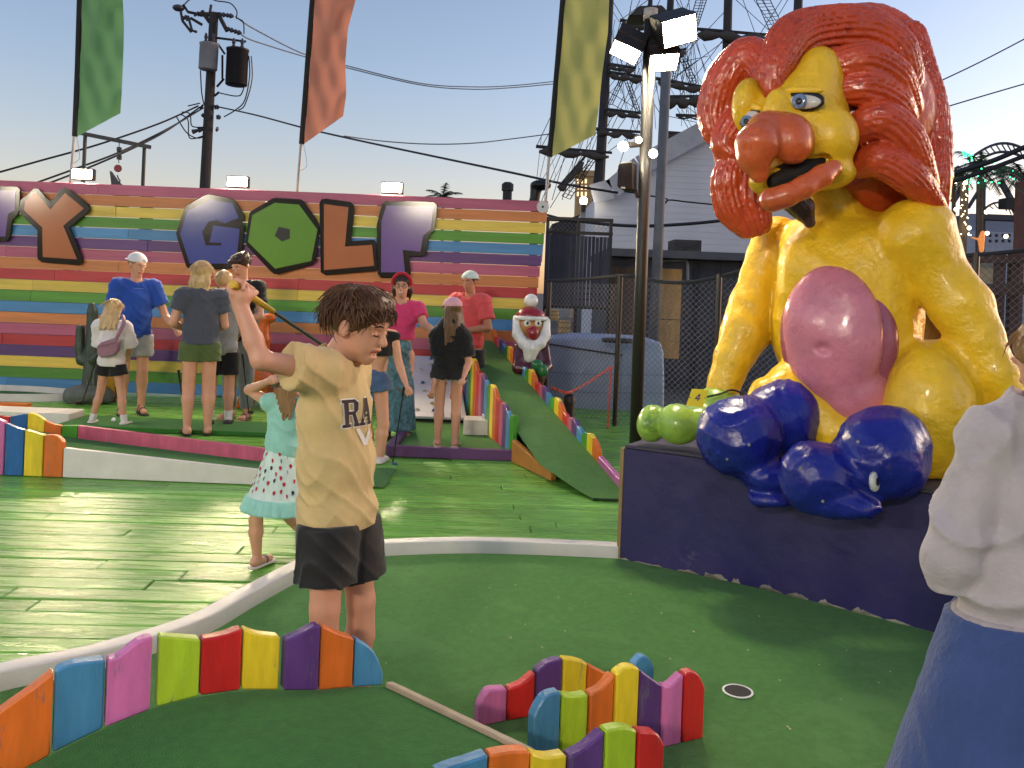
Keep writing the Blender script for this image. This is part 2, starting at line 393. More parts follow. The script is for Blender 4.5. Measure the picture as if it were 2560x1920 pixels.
# ================================================================== rainbow boards
def fence(name, label, p0, p1, boards, thick=.042, bottoms=None, zb=None, group='rainbow board fences', parent=None):
    """boards: [(colour, [(px,py) along the front top edge])...]; bottoms: pixel points of the foot line"""
    ex, ey = p1[0]-p0[0], p1[1]-p0[1]; L = math.hypot(ex,ey); ex/=L; ey/=L
    back = Vector((-ey,ex,0)); back = back if back.y > 0 else -back
    base = Vector((p0[0],p0[1],0))
    root = parent or thing(name, base, label, 'fence', group)
    bt = None
    if bottoms: bt = np.array([onplane(*q,p0,p1) for q in bottoms]); bt = bt[np.argsort(bt[:,0])]
    for col, top in boards:
        T = [onplane(*q,p0,p1) for q in top]
        xs = np.array([q[0] for q in T]); zs = np.array([q[1] for q in T])
        o_ = np.argsort(xs); xs, zs = xs[o_], zs[o_]
        N = 7; X = np.linspace(xs[0]+.002, xs[-1]-.002, N)
        # smooth through the points
        Z = np.interp(X, xs, zs); Z[1:-1] = .5*Z[1:-1]+.25*(Z[:-2]+Z[2:])
        B = [max(zb, -9) if zb is not None else float(np.interp(x, bt[:,0], bt[:,1])) for x in (X[0],X[-1])]
        P = [base+Vector((ex,ey,0))*X[0]+Vector((0,0,B[0])), base+Vector((ex,ey,0))*X[-1]+Vector((0,0,B[1]))]
        P += [base+Vector((ex,ey,0))*X[i]+Vector((0,0,Z[i])) for i in range(N-1,-1,-1)]
        jog = back*NR.uniform(-.002,.003)
        MB().prism([p+jog for p in P], back*thick).build('board', paint(col), root, .005)
    return root
# big fence along the near mound
zm = .28
fr = G(959,1708,zm-.01); fl = G(134,1878,zm+.01)
p0 = (fr.x,fr.y); p1 = (fl.x,fl.y)
botL = [(959,1708),(886,1713),(800,1721),(703,1721),(610,1720),(502,1735),(380,1767),(262,1815),(134,1878),(59,1921),(-40,1975),(-140,2030)]
fence('rainbow_fence', 'nine rainbow boards with wavy tops along the raised mound, in front of the boy', p0, p1, [
 ('orange',[(-60,1830),(0,1778),(68,1733),(136,1679)]), ('blue',[(138,1679),(181,1661),(266,1651)]), ('pink',[(268,1652),(294,1649),(344,1602),(384,1591)]),
 ('lime',[(398,1592),(450,1595),(504,1600)]), ('red',[(505,1600),(551,1593),(609,1573)]), ('yellow',[(610,1573),(646,1588),(704,1593)]),
 ('purple',[(713,1600),(760,1582),(789,1561),(803,1564)]), ('orange',[(804,1564),(850,1586),(888,1597)]), ('blue',[(889,1597),(931,1620),(952,1652),(960,1690)])], bottoms=[(x,y+6) for x,y in botL])
# mound carpet: hump follows the foot line of the fence
bt = np.array([onplane(x,y,p0,p1) for x,y in botL])
e1 = Vector((p1[0]-p0[0], p1[1]-p0[1], 0)).normalized()
trim_a = G(962,1713,zm-.005); trim_b = G(1304,1864,zm+.01)
e2 = Vector((trim_b.x-trim_a.x, trim_b.y-trim_a.y, 0)); Lt = e2.length; e2.normalize()
V = []; NT, NS = 26, 14
for i in range(NT):
    t = i/(NT-1)*2.4
    z = float(np.interp(t, bt[:,0], bt[:,1]))
    for j in range(NS):
        q = j/(NS-1)*(Lt+.02); f = max(0, 1-q/1.5)
        p = Vector((trim_a.x,trim_a.y,0))+e1*t+e2*q
        V.append((p.x,p.y, zm + .006*(t > .02) + (z-zm)*(.35+.65*f)))
F = [(i*NS+j, (i+1)*NS+j, (i+1)*NS+j+1, i*NS+j+1) for i in range(NT-1) for j in range(NS-1)]
mound = thing('mound', (trim_a.x,trim_a.y,0), kind='structure'); tag(mound, 'raised turf mound in the left foreground')
mo = obj('turf', V, F, M_carpet2, mound, True)
pa, pb = Vector((trim_a.x,trim_a.y,zm)), Vector((trim_a.x,trim_a.y,zm))+e2*(Lt+.02)
nrm = Vector((-e1.x,-e1.y,0))
MB().prism([pa+Vector((0,0,-.266)), pb+Vector((0,0,-.266)), pb+Vector((0,0,.004)), pa+Vector((0,0,.004))], nrm*.026).build('edge_trim', mat('trim_wood', s(168,148,124), .6, .2, 8), mound, .004)
# three short fences right of the mound
def slopeline(d0, k, px0, px1):
    out = []
    for px in (px0,px1):
        u = (px-1280)/FPX; d = d0/(1-k*u); out.append((u*d+.012*d,d))
    return out
A0,A1 = slopeline(2.975,.5,1197,1637)
fence('rainbow_fence', 'low rainbow fence farthest from the camera of the three beside the cup', A0, A1, [
 ('pink',[(1197,1775),(1203,1755),(1210,1735),(1223,1725),(1270,1723)]), ('red',[(1272,1723),(1306,1712),(1340,1681)]), ('purple',[(1343,1679),(1371,1656),(1408,1647)]),
 ('yellow',[(1409,1647),(1440,1649),(1469,1658)]), ('orange',[(1470,1661),(1503,1678),(1528,1690)]), ('lime',[(1530,1692),(1560,1690),(1583,1672)]), ('blue',[(1584,1665),(1598,1645),(1612,1637),(1626,1645),(1637,1672)])], zb=.012)
B0,B1 = slopeline(2.58,.5,1333,1764)
fence('rainbow_fence', 'tall middle rainbow fence ending in a red board near the cup', B0, B1, [
 ('blue',[(1333,1800),(1338,1778),(1349,1758),(1371,1735),(1404,1730)]), ('lime',[(1406,1738),(1440,1743),(1473,1736)]), ('orange',[(1475,1737),(1505,1723),(1537,1683)]),
 ('yellow',[(1541,1686),(1563,1668),(1581,1665),(1600,1672)]), ('purple',[(1602,1676),(1631,1697),(1656,1715)]), ('pink',[(1658,1715),(1675,1719),(1711,1685)]), ('red',[(1712,1687),(1733,1676),(1751,1687),(1764,1722)])], zb=.012)
C0,C1 = slopeline(2.198,.5,1060,1661)
fence('rainbow_fence', 'nearest rainbow fence cut by the bottom edge of the picture', C0, C1, [
 ('pink',[(985,1975),(1060,1950)]), ('blue',[(1062,1948),(1100,1925),(1168,1905),(1222,1886)]), ('orange',[(1224,1889),(1280,1878),(1327,1879)]), ('yellow',[(1329,1885),(1367,1898),(1421,1889)]),
 ('purple',[(1423,1896),(1469,1871),(1514,1829)]), ('lime',[(1516,1829),(1541,1822),(1566,1819),(1595,1828)]), ('red',[(1596,1829),(1625,1831),(1645,1830),(1658,1845),(1662,1870)])], zb=.012)
# ================================================================== ramp hole on the left
l0, l1 = G(-260,1179), G(157,1195)
fence('rainbow_fence', 'rainbow boards joined to the white ramp side at the left edge', (l0.x,l0.y), (l1.x,l1.y), [
 ('yellow',[(-150,1040),(-100,1035)]), ('red',[(-99,1035),(-70,1030),(-46,1035)]), ('pink',[(-45,1036),(0,1050),(13,1057)]), ('dblue',[(14,1058),(41,1071),(61,1075)]), ('yellow',[(62,1075),(82,1080),(109,1088)]), ('orange',[(110,1089),(131,1087),(143,1089),(152,1096),(158,1108)])], thick=.05, zb=.004)
rampL = thing('ramp_hole', (l1.x,l1.y,0), 'sloping turf ramp with white near side and pink far kerb', 'golf ramp')
d0 = l1.y
def zt(px,py,d): return W(px,py,d)
wp = [zt(159,1120,d0), zt(620,1172,d0)]; k_ = (wp[1]-wp[0]); ext = wp[0]+k_*1.5
MB().prism([(wp[0].x,d0,.004),(ext.x,d0,.004),(ext.x,d0,max(.03,ext.z)),(wp[0].x,d0,wp[0].z)], (0,.045,0)).build('white_side', M_white, rampL, .004)
D1 = 7.05
q0, q1 = zt(195,1064,D1), zt(625,1117,D1); qe = q0+(q1-q0)*1.32; b0, b1 = zt(195,1096,D1), zt(625,1150,D1); be = b0+(b1-b0)*1.32
MB().prism([(b0.x,D1,.004),(be.x,D1,.004),(qe.x,D1,max(qe.z,.05)),(q0.x,D1,q0.z)], (0,.045,0)).build('pink_kerb', paint('rose'), rampL, .004)
zc0, zc1 = b0.z, b1.z; sl = (zc1-zc0)/(b1.x-b0.x)
xs_ = [-6.0, b0.x-.35, b0.x, b1.x, b1.x-zc1/sl*.8, G(963,1218).x]; zs_ = [zc0+.05, zc0+.05, zc0, zc1, .02, .012]
V = [(x,yy,z) for x,z in zip(xs_,zs_) for yy in (d0+.045, D1)]
obj('turf', V, [(2*i,2*i+2,2*i+3,2*i+1) for i in range(len(xs_)-1)], M_carpet2, rampL, False)
f0, f1 = (q0.x-2.6, D1), (q0.x, D1)
fence('far', '', f0, f1, [('pink',[(-160,1045),(-95,1050)]), ('orange',[(-94,1050),(-60,1040),(-35,1038)]), ('red',[(-34,1038),(0,1040),(24,1042)]), ('dblue',[(25,1042),(45,1038),(68,1034)]), ('yellow',[(69,1033),(82,1033),(98,1041),(111,1051)]), ('orange',[(112,1052),(131,1061),(153,1064)]), ('green',[(154,1064),(175,1064),(194,1064)])], thick=.045, zb=.004, parent=rampL)
# ---- far left odds and ends of the course
def flatbox(name, px0, px1, py, h, dep, m, label, cat, bev=.004):
    p, q = G(px0,py), G(px1,py+ (px1-px0)*.038)
    o = MB().box((p.x,p.y,.003),(q.x,p.y+dep,h)).build(name, m, None, bev); return tag(o, label, cat)
flatbox('white_box', -200, 197, 1029, .075, .12, M_white, 'long low white kerb behind the ramp boards at far left', 'kerb')
flatbox('white_block', -200, 172, 1047, .105, .3, M_white, 'short white block just behind the blue and yellow far boards', 'block')
st = G(172,1062); st2 = G(500,1058)
o = MB().box((st.x,8.32,.003),(st2.x+1.3,8.95,.045)).build('turf_strip', M_carpet2, None, .004); tag(o, 'dark turf strip under the golf ball beside the walkers', 'turf strip')
rc = W(-10,1000,10.35); ring = []
for k in range(49):
    a_ = 2*math.pi*k/48; ring.append(Vector((rc.x+1.02*math.cos(a_), 10.35+.42*math.sin(a_), 0)))
MB_ = MB(); V = []
for k in range(48):
    a_ = 2*math.pi*k/48
    for r_,z_ in ((1,.003),(1,.09),(.93,.09),(.93,.003)):
        V.append((rc.x+1.0*r_*math.cos(a_), 10.35+.42*r_*math.sin(a_), z_))
F = [(k*4+i, k*4+(i+1)%4, ((k+1)%48)*4+(i+1)%4, ((k+1)%48)*4+i) for k in range(48) for i in range(4)]
rg = thing('ring_green', (rc.x,10.35,0), 'white oval ring kerb around a small green beside the cactus', 'golf hole')
MB_.add(V,F).build('ring_kerb', M_white, rg)
MB().add([(rc.x+.94*math.cos(2*math.pi*k/48), 10.35+.395*math.sin(2*math.pi*k/48), .02) for k in range(48)], [tuple(range(48))]).build('turf', M_carpet2, rg)
MB().box((rc.x-1.5,9.5,.004),(G(95,1015).x,9.62,.05)).build('orange_board', paint('orange'), rg, .003)
# ================================================================== purple framed hole, target board, white box
u0, u1 = G(966,1142), G(1309,1156); yF = .5*(u0.y+u1.y)
ph = thing('framed_green', (u0.x,yF,0), 'square turf hole with a purple front beam', 'golf hole')
M_pur = mat('purple_beam', s(92,52,104), .4, .1, 5, .1, 30)
MB().box((u0.x,yF,.003),(u1.x,yF+.09,.095)).build('front_beam', M_pur, ph, .006)
MB().box((u0.x-.02,yF+.092,.003),(u0.x+.07,9.2,.09)).build('side_beam', M_pur, ph, .006)
MB().box((u0.x+.072,yF+.092,.003),(u1.x,9.6,.05)).build('turf', M_carpet, ph)
tb = thing('target_board', (W(1100,1000,9.4).x,9.3,.05), 'tilted white board studded with small sea creature shapes', 'game board')
t0,t1,t2,t3 = W(1035,1040,9.3), W(1166,1045,9.3), W(1131,893,10.85), W(1020,888,10.85)
nb = (t1-t0).cross(t3-t0).normalized()
MB().prism([t0,t1,t2+Vector((.06,0,0)),t3], -nb*.03).build('panel', mat('board_white', s(214,212,216), .4, .06, 4), tb, .004)
MB().prism([(t0.x,9.36,.05),(t1.x,9.36,.05),(t1.x,9.36,t1.z-.035),(t0.x,9.36,t0.z-.035)], (0,.03,0)).build('riser', mat('dark_riser', s(28,40,30), .8), tb)
PEG = [(1057,958,'blue'),(1052,925,'cream'),(1075,912,'cream'),(1062,978,'cream'),(1073,990,'pinkish'),(1080,1010,'gold'),(1043,1026,'cream'),(1085,1028,'blue'),(1078,898,'blue'),(1120,930,'gold'),(1140,1000,'cream'),(1112,960,'blue'),(1145,950,'gold')]
PC = dict(blue=s(60,100,140), cream=s(190,184,168), pinkish=s(200,150,140), gold=s(196,178,110))
for px,py,cn in PEG:
    xc, yc = (px-PX0)/FPX, (PY0-py)/FPX
    dr = Vector((xc*cr-yc*sr,1,xc*sr+yc*cr)); o_ = Vector((0,0,CAMZ)); k_ = (t0-o_).dot(nb)/dr.dot(nb); c = o_+dr*k_
    u = (t1-t0).normalized(); v = nb.cross(u); m_ = nb if nb.y < 0 or nb.z > 0 else -nb
    n_ = 10; P = [c+m_*.004+(.034 if k%2 == 0 else .02)*(math.cos(2*math.pi*k/n_)*u+math.sin(2*math.pi*k/n_)*v) for k in range(n_)]
    b_m = MB(); Vv = P+[c+m_*.035]; b_m.add(Vv, [(k,(k+1)%n_,n_) for k in range(n_)]+[tuple(range(n_-1,-1,-1))])
    b_m.build('sea_creature', mat('peg_'+cn, PC[cn], .4, .15, 30), tb)
bx_ = thing('white_box', (W(1190,1000,8.6).x,8.6,.05), 'small white wooden box on the turf beside the rainbow ramp', 'box')
p, q = W(1157,1098,8.6), W(1229,1100,8.6)
MB().box((p.x,8.6,.051),(q.x,8.9,.20)).build('body', M_white, bx_, .005)
MB().box((W(1205,1000,8.6).x,8.75,.2),(q.x-.005,8.895,.235)).build('step', M_white, bx_, .004)
# ================================================================== long rainbow ramp
def rz(d): return max(.012, .854*(d-6.26)/4.59)
def rxr(d): return .585-.25*(d-7.64)
def rxl(d): return .10-.25*(d-7.6)
rr = thing('long_ramp', (.6,6.3,0), 'long rising turf ramp beside the bearded figure', 'golf ramp')
ds = list(np.linspace(6.26,10.9,30)); V = []
for d in ds:
    lx = rxl(d) if d > 6.9 else rxl(d)+ (6.9-d)*.33
    V += [(lx,d,rz(d)+.004),(rxr(d)+.02,d,rz(d)+.004)]
obj('turf', V, [(2*i,2*i+1,2*i+3,2*i+2) for i in range(len(ds)-1)], M_carpet, rr, True)
MB().prism([(V[0][0],6.255,.002),(V[1][0],6.255,.002),(V[1][0],6.255,.02),(V[0][0],6.255,.02)], (0,.02,0)).build('turf_lip', mat('turf_edge_dark', s(20,50,22), .95), rr)
seqn = ['orange','yellow','green','blue','purple','rose','red']
wave = [.13,.20,.19,.12,.15,.17,.12]
for side,(fx,dA,dB) in {'l':(rxl,7.62,10.85),'r':(rxr,7.0,10.85)}.items():
    d = dA; i = 0 if side == 'r' else 2
    while d < dB-.05:
        d2 = d+.135; w0 = wave[i%7]; w1 = wave[(i+1)%7]
        e = Vector((fx(d2)-fx(d), d2-d, 0)).normalized(); bk_ = Vector((-e.y,e.x,0)) if side == 'l' else Vector((e.y,-e.x,0))
        if side == 'l' and i == 2: w0, w1 = .2, .14
        zb_ = .003 if side == 'r' else .052
        A_, B_ = Vector((fx(d),d,0)), Vector((fx(d2-.004),d2-.004,0))
        P = [A_+Vector((0,0,zb_)), B_+Vector((0,0,zb_))]
        for k in range(5):
            t = 1-k/4; P.append(A_.lerp(B_,t)+Vector((0,0, rz(d+(d2-d)*t)-.02 + (w0+(w1-w0)*t)*.85 + .012*math.sin(t*math.pi))))
        MB().prism(P, bk_*.04).build('board', paint(seqn[i%7]), rr, .004)
        d = d2; i += 1
c0, c1 = Vector((rxl(7.6)-.005,7.58,0)), Vector((G(1390,1203).x,G(1390,1203).y,0))
e = (c1-c0).normalized(); bk_ = Vector((e.y,-e.x,0))*.05
MB().prism([c0+Vector((0,0,.004)), c1+Vector((0,0,.004)), c1+Vector((0,0,.07)), c0+Vector((0,0,.20))], bk_).build('orange_kerb', mat('tan_orange_paint', s(190,124,56), .45, .15, 6), rr, .005)
c0, c1 = Vector((rxr(6.98),6.98,0)), Vector((rxr(6.2),6.2,0))
e = (c1-c0).normalized()
MB().prism([c0+Vector((0,0,.004)), c1+Vector((0,0,.004)), c1+Vector((0,0,.05)), c0+Vector((0,0,rz(6.98)+.06))], Vector((-e.y,e.x,0))*.045).build('pink_kerb', paint('pink'), rr, .005)
# ================================================================== rainbow wall
WD = 11.0; XL, XR = W(-330,600,WD).x, W(1367,600,WD).x
ZT = 2.675; PWD = .1397
wall = thing('rainbow_wall', (XL,WD,0), 'tall wall of horizontal rainbow painted planks', 'wall')
wcols = ['pink','orange','yellow','green','blue','purple','pink','orange','red','yellow','green','blue','orange','pink','red','purple','yellow','green','blue']
for i,cn in enumerate(wcols):
    z1 = ZT-i*PWD; z0 = z1-PWD
    cuts = [XL, XL+NR.uniform(1.5,3.6), XL+NR.uniform(4.2,6.2), XR-(.012*i if i > 0 else 0)]
    for k in range(3):
        g1 = .005+(.006 if i in (1,2,3) else 0)*NR.uniform(.3,1)
        MB().box((cuts[k]+.0012,WD+NR.uniform(-.002,.002),z0+g1*.5),(cuts[k+1]-.0012,WD+.032,z1-g1*.5)).build('plank', paint(cn,'wall'), wall, .003)
for k in range(9):
    x = XL+.5+k*(XR-XL-.7)/8
    MB().box((x,WD+.036,-.2),(x+.09,WD+.125,ZT-.02)).build('post', mat('grey_post', s(80,74,70), .8, .2, 6), wall)
# letters
def letter(name, org, sc, outer, inner, col, label, holes=()):
    dep = WD-.055
    P = [W(org[0]+x/sc, org[1]+y/sc, dep) for x,y in outer]; Q = [W(org[0]+x/sc, org[1]+y/sc, dep-.004) for x,y in inner]
    c = sum((p for p in P), Vector())/len(P)
    root = thing(name, (c.x,dep,c.z), label, 'letter', 'letters on the rainbow wall')
    MB().prism(P, (0,.03,0)).build('outline_panel', mat('letter_black', s(26,24,24), .13, .1, 5, .04, 6, spec=.22), root, .003)
    MB().prism(Q, (0,.003,0)).build('colour_face', mat('letter_'+col, LC[col], .13, .06, 2, .03, 5, spec=.28), root)
    for H in holes:
        MB().prism([W(org[0]+x/sc, org[1]+y/sc, dep-.007) for x,y in H], (0,.002,0)).build('black_centre', M_black, root)
    hx = P[0].lerp(P[len(P)//2], .5)
    MB().beam((hx.x,dep+.03,hx.z),(hx.x,WD-.001,hx.z),.05,.05).build('mount', M_dark, root)
    return root
LC = dict(orange=s(182,110,74), blue=s(66,78,150), green=s(106,152,62), purple=s(116,88,152))
letter('letter_t', (0,440), 6.914, [(-900,165),(290,180),(345,230),(335,580),(300,680),(215,745),(170,1060),(110,1130),(-400,1120),(-460,1050),(-440,700),(-900,690)], [(-820,240),(270,250),(255,590),(140,650),(90,1045),(-360,1040),(-350,620),(-820,610)], 'purple', 'purple letter T cut off by the left edge of the picture')
letter('letter_y', (0,440), 6.914, [(320,600),(350,420),(590,215),(660,212),(790,370),(870,430),(930,390),(1040,220),(1110,200),(1180,215),(1540,500),(1555,580),(1520,640),(1200,890),(1290,1090),(1430,1440),(1420,1500),(1370,1540),(720,1490),(650,1440),(640,1380),(645,940),(430,730)], [(415,590),(430,430),(625,270),(870,580),(1120,290),(1450,560),(1090,860),(1330,1440),(740,1400),(730,890)], 'orange', 'orange letter Y with black outline on the wall')
letter('letter_g', (420,460), 5.53, [(110,680),(190,430),(250,300),(520,150),(570,140),(890,200),(950,260),(1060,440),(1050,500),(1010,540),(1060,590),(1050,650),(1010,1080),(980,1150),(800,1180),(300,1180),(250,1140),(200,980),(130,760)], [(980,470),(780,545),(680,500),(560,520),(470,660),(520,850),(740,850),(740,815),(575,805),(625,570),(990,620),(940,1100),(300,1100),(165,690),(270,370),(590,215),(890,265)], 'blue', 'blue letter G with black outline on the wall')
letter('letter_o', (420,460), 5.53, [(1068,800),(1120,420),(1140,380),(1440,200),(1490,190),(1830,210),(1880,240),(2060,500),(2100,590),(2078,750),(2050,1060),(1990,1120),(1520,1250),(1460,1240),(1420,1210),(1100,870)], [(1105,800),(1165,430),(1475,260),(1810,285),(2065,630),(1980,1065),(1480,1170)], 'green', 'green letter O with small black pentagon centre', holes=[[(1530,590),(1685,625),(1685,755),(1575,795),(1475,715)]])
letter('letter_l', (760,480), 5.53, [(212,150),(240,100),(300,90),(640,135),(690,180),(690,280),(650,680),(960,660),(998,690),(1005,1060),(990,1092),(300,1150),(230,1110)], [(275,165),(615,210),(565,755),(940,730),(968,1020),(275,1080)], 'orange', 'orange letter L between the green O and the purple F')
letter('letter_f', (760,480), 5.53, [(1060,230),(1080,160),(1120,125),(1520,125),(1800,140),(1845,190),(1830,330),(1800,540),(1730,590),(1690,860),(1630,890),(1455,885),(1475,1140),(1430,1190),(1060,1185),(1017,1130),(1005,450)], [(1140,185),(1790,200),(1750,520),(1645,605),(1610,825),(1365,800),(1395,1110),(1065,1110),(1070,400)], 'purple', 'purple letter F at the right end of the word')
# floodlights on the wall top
M_lamp = mat('lit_lamp_glass', (1.0,.80,.50), .4, 0, emit=1300.0)
M_lamp2 = mat('lit_lamp_strip', (1.0,.9,.72), .4, 0, emit=30.0)
for px,py,lb in ((205,436,'flood lamp on the wall top beneath the green flag'),(593,455,'flood lamp on the wall top above the letter G'),(980,470,'flood lamp on the wall top above the letter F')):
    c = W(px,py,WD+.06)
    fl_ = thing('flood_lamp', (c.x,c.y,ZT-.1), 'lit '+lb, 'flood lamp', 'flood lamps on the wall')
    MB().box((c.x-.14,c.y,c.z-.07),(c.x+.14,c.y+.09,c.z+.08)).build('housing', M_dark, fl_, .01)
    MB().box((c.x-.12,c.y-.006,c.z-.05),(c.x+.12,c.y-.001,c.z+.06)).build('lens', M_lamp, fl_)
    MB().box((c.x-.02,c.y+.02,ZT-.1),(c.x+.02,c.y+.06,c.z-.085)).build('bracket', M_dark, fl_)
# pole mount of the wall end
# ================================================================== the big lion figure
def gloss(name, col, **k):
    a = dict(rough=.30, var=.16, vs=5, bump=.75, bs=17, coat=.30, spec=.5, rvar=.10); a.update(k); return mat(name, col, **a)
M_yel = gloss('lion_yellow', s(238,190,36), rough=.36, coat=.15, bump=1.0, bs=24, wear=(s(176,136,48), .64, 7)); M_belly = gloss('lion_pink', s(206,124,140), wear=(s(170,96,110),.7,6)); M_mane = gloss('lion_mane_red', s(196,74,38), rough=.26, wear=(s(160,56,34), .60, 6))
M_musz = gloss('lion_muzzle_orange', s(204,94,48)); M_boot = gloss('boot_blue', s(28,36,134), rough=.30, bump=1.0, bs=16, coat=.12, wear=(s(58,58,124), .64, 9)); M_glove = gloss('glove_green', s(150,186,76), wear=(s(110,150,60),.6,7))
M_mouth = mat('mouth_black', s(18,14,14), .7, .1); M_goat = gloss('goatee_brown', s(78,52,46), coat=.1)
XLV = np.array((.83,-.56,0)); YLV = np.array((.56,.83,0)); RL = np.column_stack((XLV, YLV, (0,0,1)))
lb_ = W(2120,1100,4.7); lion = thing('lion_statue', (lb_.x,lb_.y,PH), 'huge seated yellow lion figure with red mane, pink belly and blue boots', 'statue')
def pr(n, d): return n/FPX*d
def pth(lst): return [W(x,y,d) for x,y,r,d in lst], [pr(r,d) for x,y,r,d in lst]
B = SDF()
B.ell(W(2112,800,4.72), (.40,.33,.50), .08, RL)
B.ell(W(2085,625,4.82), (.31,.28,.24), .08, RL)
B.ell(W(2215,640,4.68), (.24,.28,.24), .08, RL)
p,r = pth([(2080,480,60,4.72),(2095,590,85,4.8)]); B.path(p,r,.08)
B.ell(W(2020,672,4.66),(.13,.13,.2),.14,RL); B.ell(W(2150,680,4.55),(.2,.13,.22),.14,RL)
p,r = pth([(1945,600,62,5.0),(1900,690,46,5.0),(1880,765,57,4.98),(1862,830,60,4.95),(1835,890,50,4.92),(1807,975,41,4.9)]); B.path(p,r,.02)
p,r = pth([(2290,600,105,4.45),(2348,690,72,4.4),(2400,765,74,4.33),(2440,850,62,4.28),(2490,930,50,4.22),(2532,1010,42,4.2)]); B.path(p,r,.02)
B.ell(W(2325,1030,4.34), (.235,.30,.36), .05, RL)
B.ell(W(2225,1120,4.32), (.2,.25,.2), .05, RL)
p,r = pth([(2090,1010,80,4.72),(1990,975,70,4.66),(1935,1000,66,4.6)]); B.path(p,r,.05)
p,r = pth([(2010,1010,70,4.6),(2080,1075,60,4.5)]); B.path(p,r,.05)
B.ell(W(2160,1080,4.7), (.42,.4,.2), .08, RL)
B.fn(wob(.005, 14)).fn(wob(.0028, 47, 2)).cut((0,0,PH+.002),(0,0,-1))
B.build('body', .016, M_yel, lion)
Q = SDF()
Q.ell(W(2080,835,4.465), (.25,.13,.355), .05, RL@roty(-.12))
Q.ell(W(2135,978,4.455), (.175,.13,.165), .02, RL)
Q.ell(W(2058,872,4.35), (.034,.045,.028), .025, op='s'); Q.fn(wob(.004,20,1))
vb = Q.build('belly', .012, M_belly, lion)
SDF().ell(W(2094,845,4.545), (.30,.155,.42), .02, RL@roty(-.10)).ell(W(2150,985,4.53),(.20,.15,.19),.05,RL).build('belly_rim', .012, gloss('lion_rim_mauve', s(158,84,108)), lion)
# mane: grooved locks
MN = SDF(); MN.ell(W(2125,310,4.80), (.46,.36,.50), .05, RL); MN.ell(W(2190,470,4.85),(.38,.3,.2),.05,RL)
def lock(lst, n=22, dep=.24, k=.007):
    p,r = pth(lst)
    pp = catmull(p, 4); rr_ = np.interp(np.linspace(0,len(r)-1,len(pp)), range(len(r)), r)
    MN.path(pp, list(rr_), k, gv=(n,dep,(0.3,-1,.2)))
lock([(1930,225,26,4.36),(1942,160,50,4.4),(1985,95,62,4.46),(2070,75,62,4.5),(2160,82,66,4.52),(2235,130,58,4.5),(2272,215,38,4.5)])
lock([(2100,62,48,4.8),(2190,60,50,4.8),(2262,110,52,4.78),(2290,190,45,4.75)])
lock([(2080,165,40,4.42),(2160,158,55,4.4),(2230,195,52,4.42),(2272,262,34,4.45)], 18)
lock([(2090,228,36,4.42),(2165,222,48,4.38),(2232,252,44,4.4),(2268,290,26,4.42)], 16)
lock([(2140,330,40,4.4),(2200,300,52,4.34),(2262,345,50,4.34),(2305,420,34,4.36),(2330,470,20,4.4)], 18)
lock([(2145,415,34,4.42),(2200,400,46,4.34),(2270,440,46,4.33),(2325,495,30,4.36),(2350,518,18,4.38)], 18)
lock([(2270,95,46,4.66),(2290,170,48,4.62),(2320,260,46,4.58),(2335,350,44,4.55),(2345,440,36,4.5),(2352,515,18,4.48)], 20)
lock([(1915,235,22,4.5),(1902,165,48,4.6),(1868,150,58,4.68),(1815,205,56,4.72),(1788,280,46,4.74),(1790,330,36,4.72)], 20)
lock([(1835,320,44,4.66),(1812,362,36,4.66),(1838,388,22,4.62)], 16)
lock([(1845,395,38,4.66),(1822,450,46,4.68),(1832,520,46,4.68),(1868,572,28,4.66)], 18)
lock([(1880,430,44,4.66),(1880,500,50,4.66),(1895,560,34,4.64)], 16)
MN.ell(W(1870,330,4.78), (.2,.2,.34), .05, RL)
MN.build('mane', .0105, M_mane, lion)
FA = SDF()
FA.ell(W(2000,330,4.48), (.25,.28,.33), .08, RL); FA.ell(W(2048,195,4.42), (.12,.15,.16), .06, RL)
FA.ell(W(1875,268,4.50), (.085,.15,.15), .05, RL); FA.ell(W(2078,345,4.28), (.13,.14,.15), .06, RL)
FA.ell(W(2062,432,4.34), (.15,.15,.085), .05, RL); FA.ell(W(1940,458,4.34), (.13,.17,.075), .05, RL)
FA.ell(W(1938,290,4.27),(.06,.07,.13),.08,RL)
FA.ell(W(2004,252,4.13),(.085,.06,.038),.02,RL,op='s')
p,r = pth([(1938,455,26,4.10),(2000,430,30,4.10),(2064,398,17,4.12)]); FA.path(p,r,.01,op='s'); p,r = pth([(1938,455,26,4.22),(2000,430,30,4.22),(2064,398,17,4.22)]); FA.path(p,r,.01,op='s')
Vf, Ff = FA.mesh(.011); obj('face', Vf, Ff, M_yel, lion, True)
MZ = SDF()
p,r = pth([(1915,340,56,4.22),(1893,362,52,4.14),(1886,392,40,4.14),(1898,434,24,4.15)]); MZ.path(p,r,.03)
MZ.ell(W(1978,345,4.20), (.108,.13,.115), .008, RL); MZ.ell(W(1983,366,4.17), (.085,.1,.085), .03, RL); MZ.ell(W(1935,318,4.28),(.12,.13,.08),.04,RL)
MZ.build('muzzle', .010, M_musz, lion)
LPs = SDF()
p,r = pth([(1930,500,31,4.10),(1965,490,28,4.08),(2010,468,28,4.08),(2055,441,28,4.10),(2083,421,22,4.12)]); LPs.path(p,r,.02)
LPs.build('lower_lip', .009, M_musz, lion)
MO = SDF(); p,r = pth([(1938,455,34,4.30),(2000,430,38,4.30),(2064,398,24,4.30)]); MO.path(p,r,.02); MO.build('mouth', .012, M_mouth, lion)
GO = SDF(); p,r = pth([(1985,500,34,4.35),(2005,520,30,4.36),(2024,556,15,4.36)]); GO.path(p,r,.02,gv=(10,.12,(0,-1,0))); GO.build('goatee', .009, M_goat, lion)
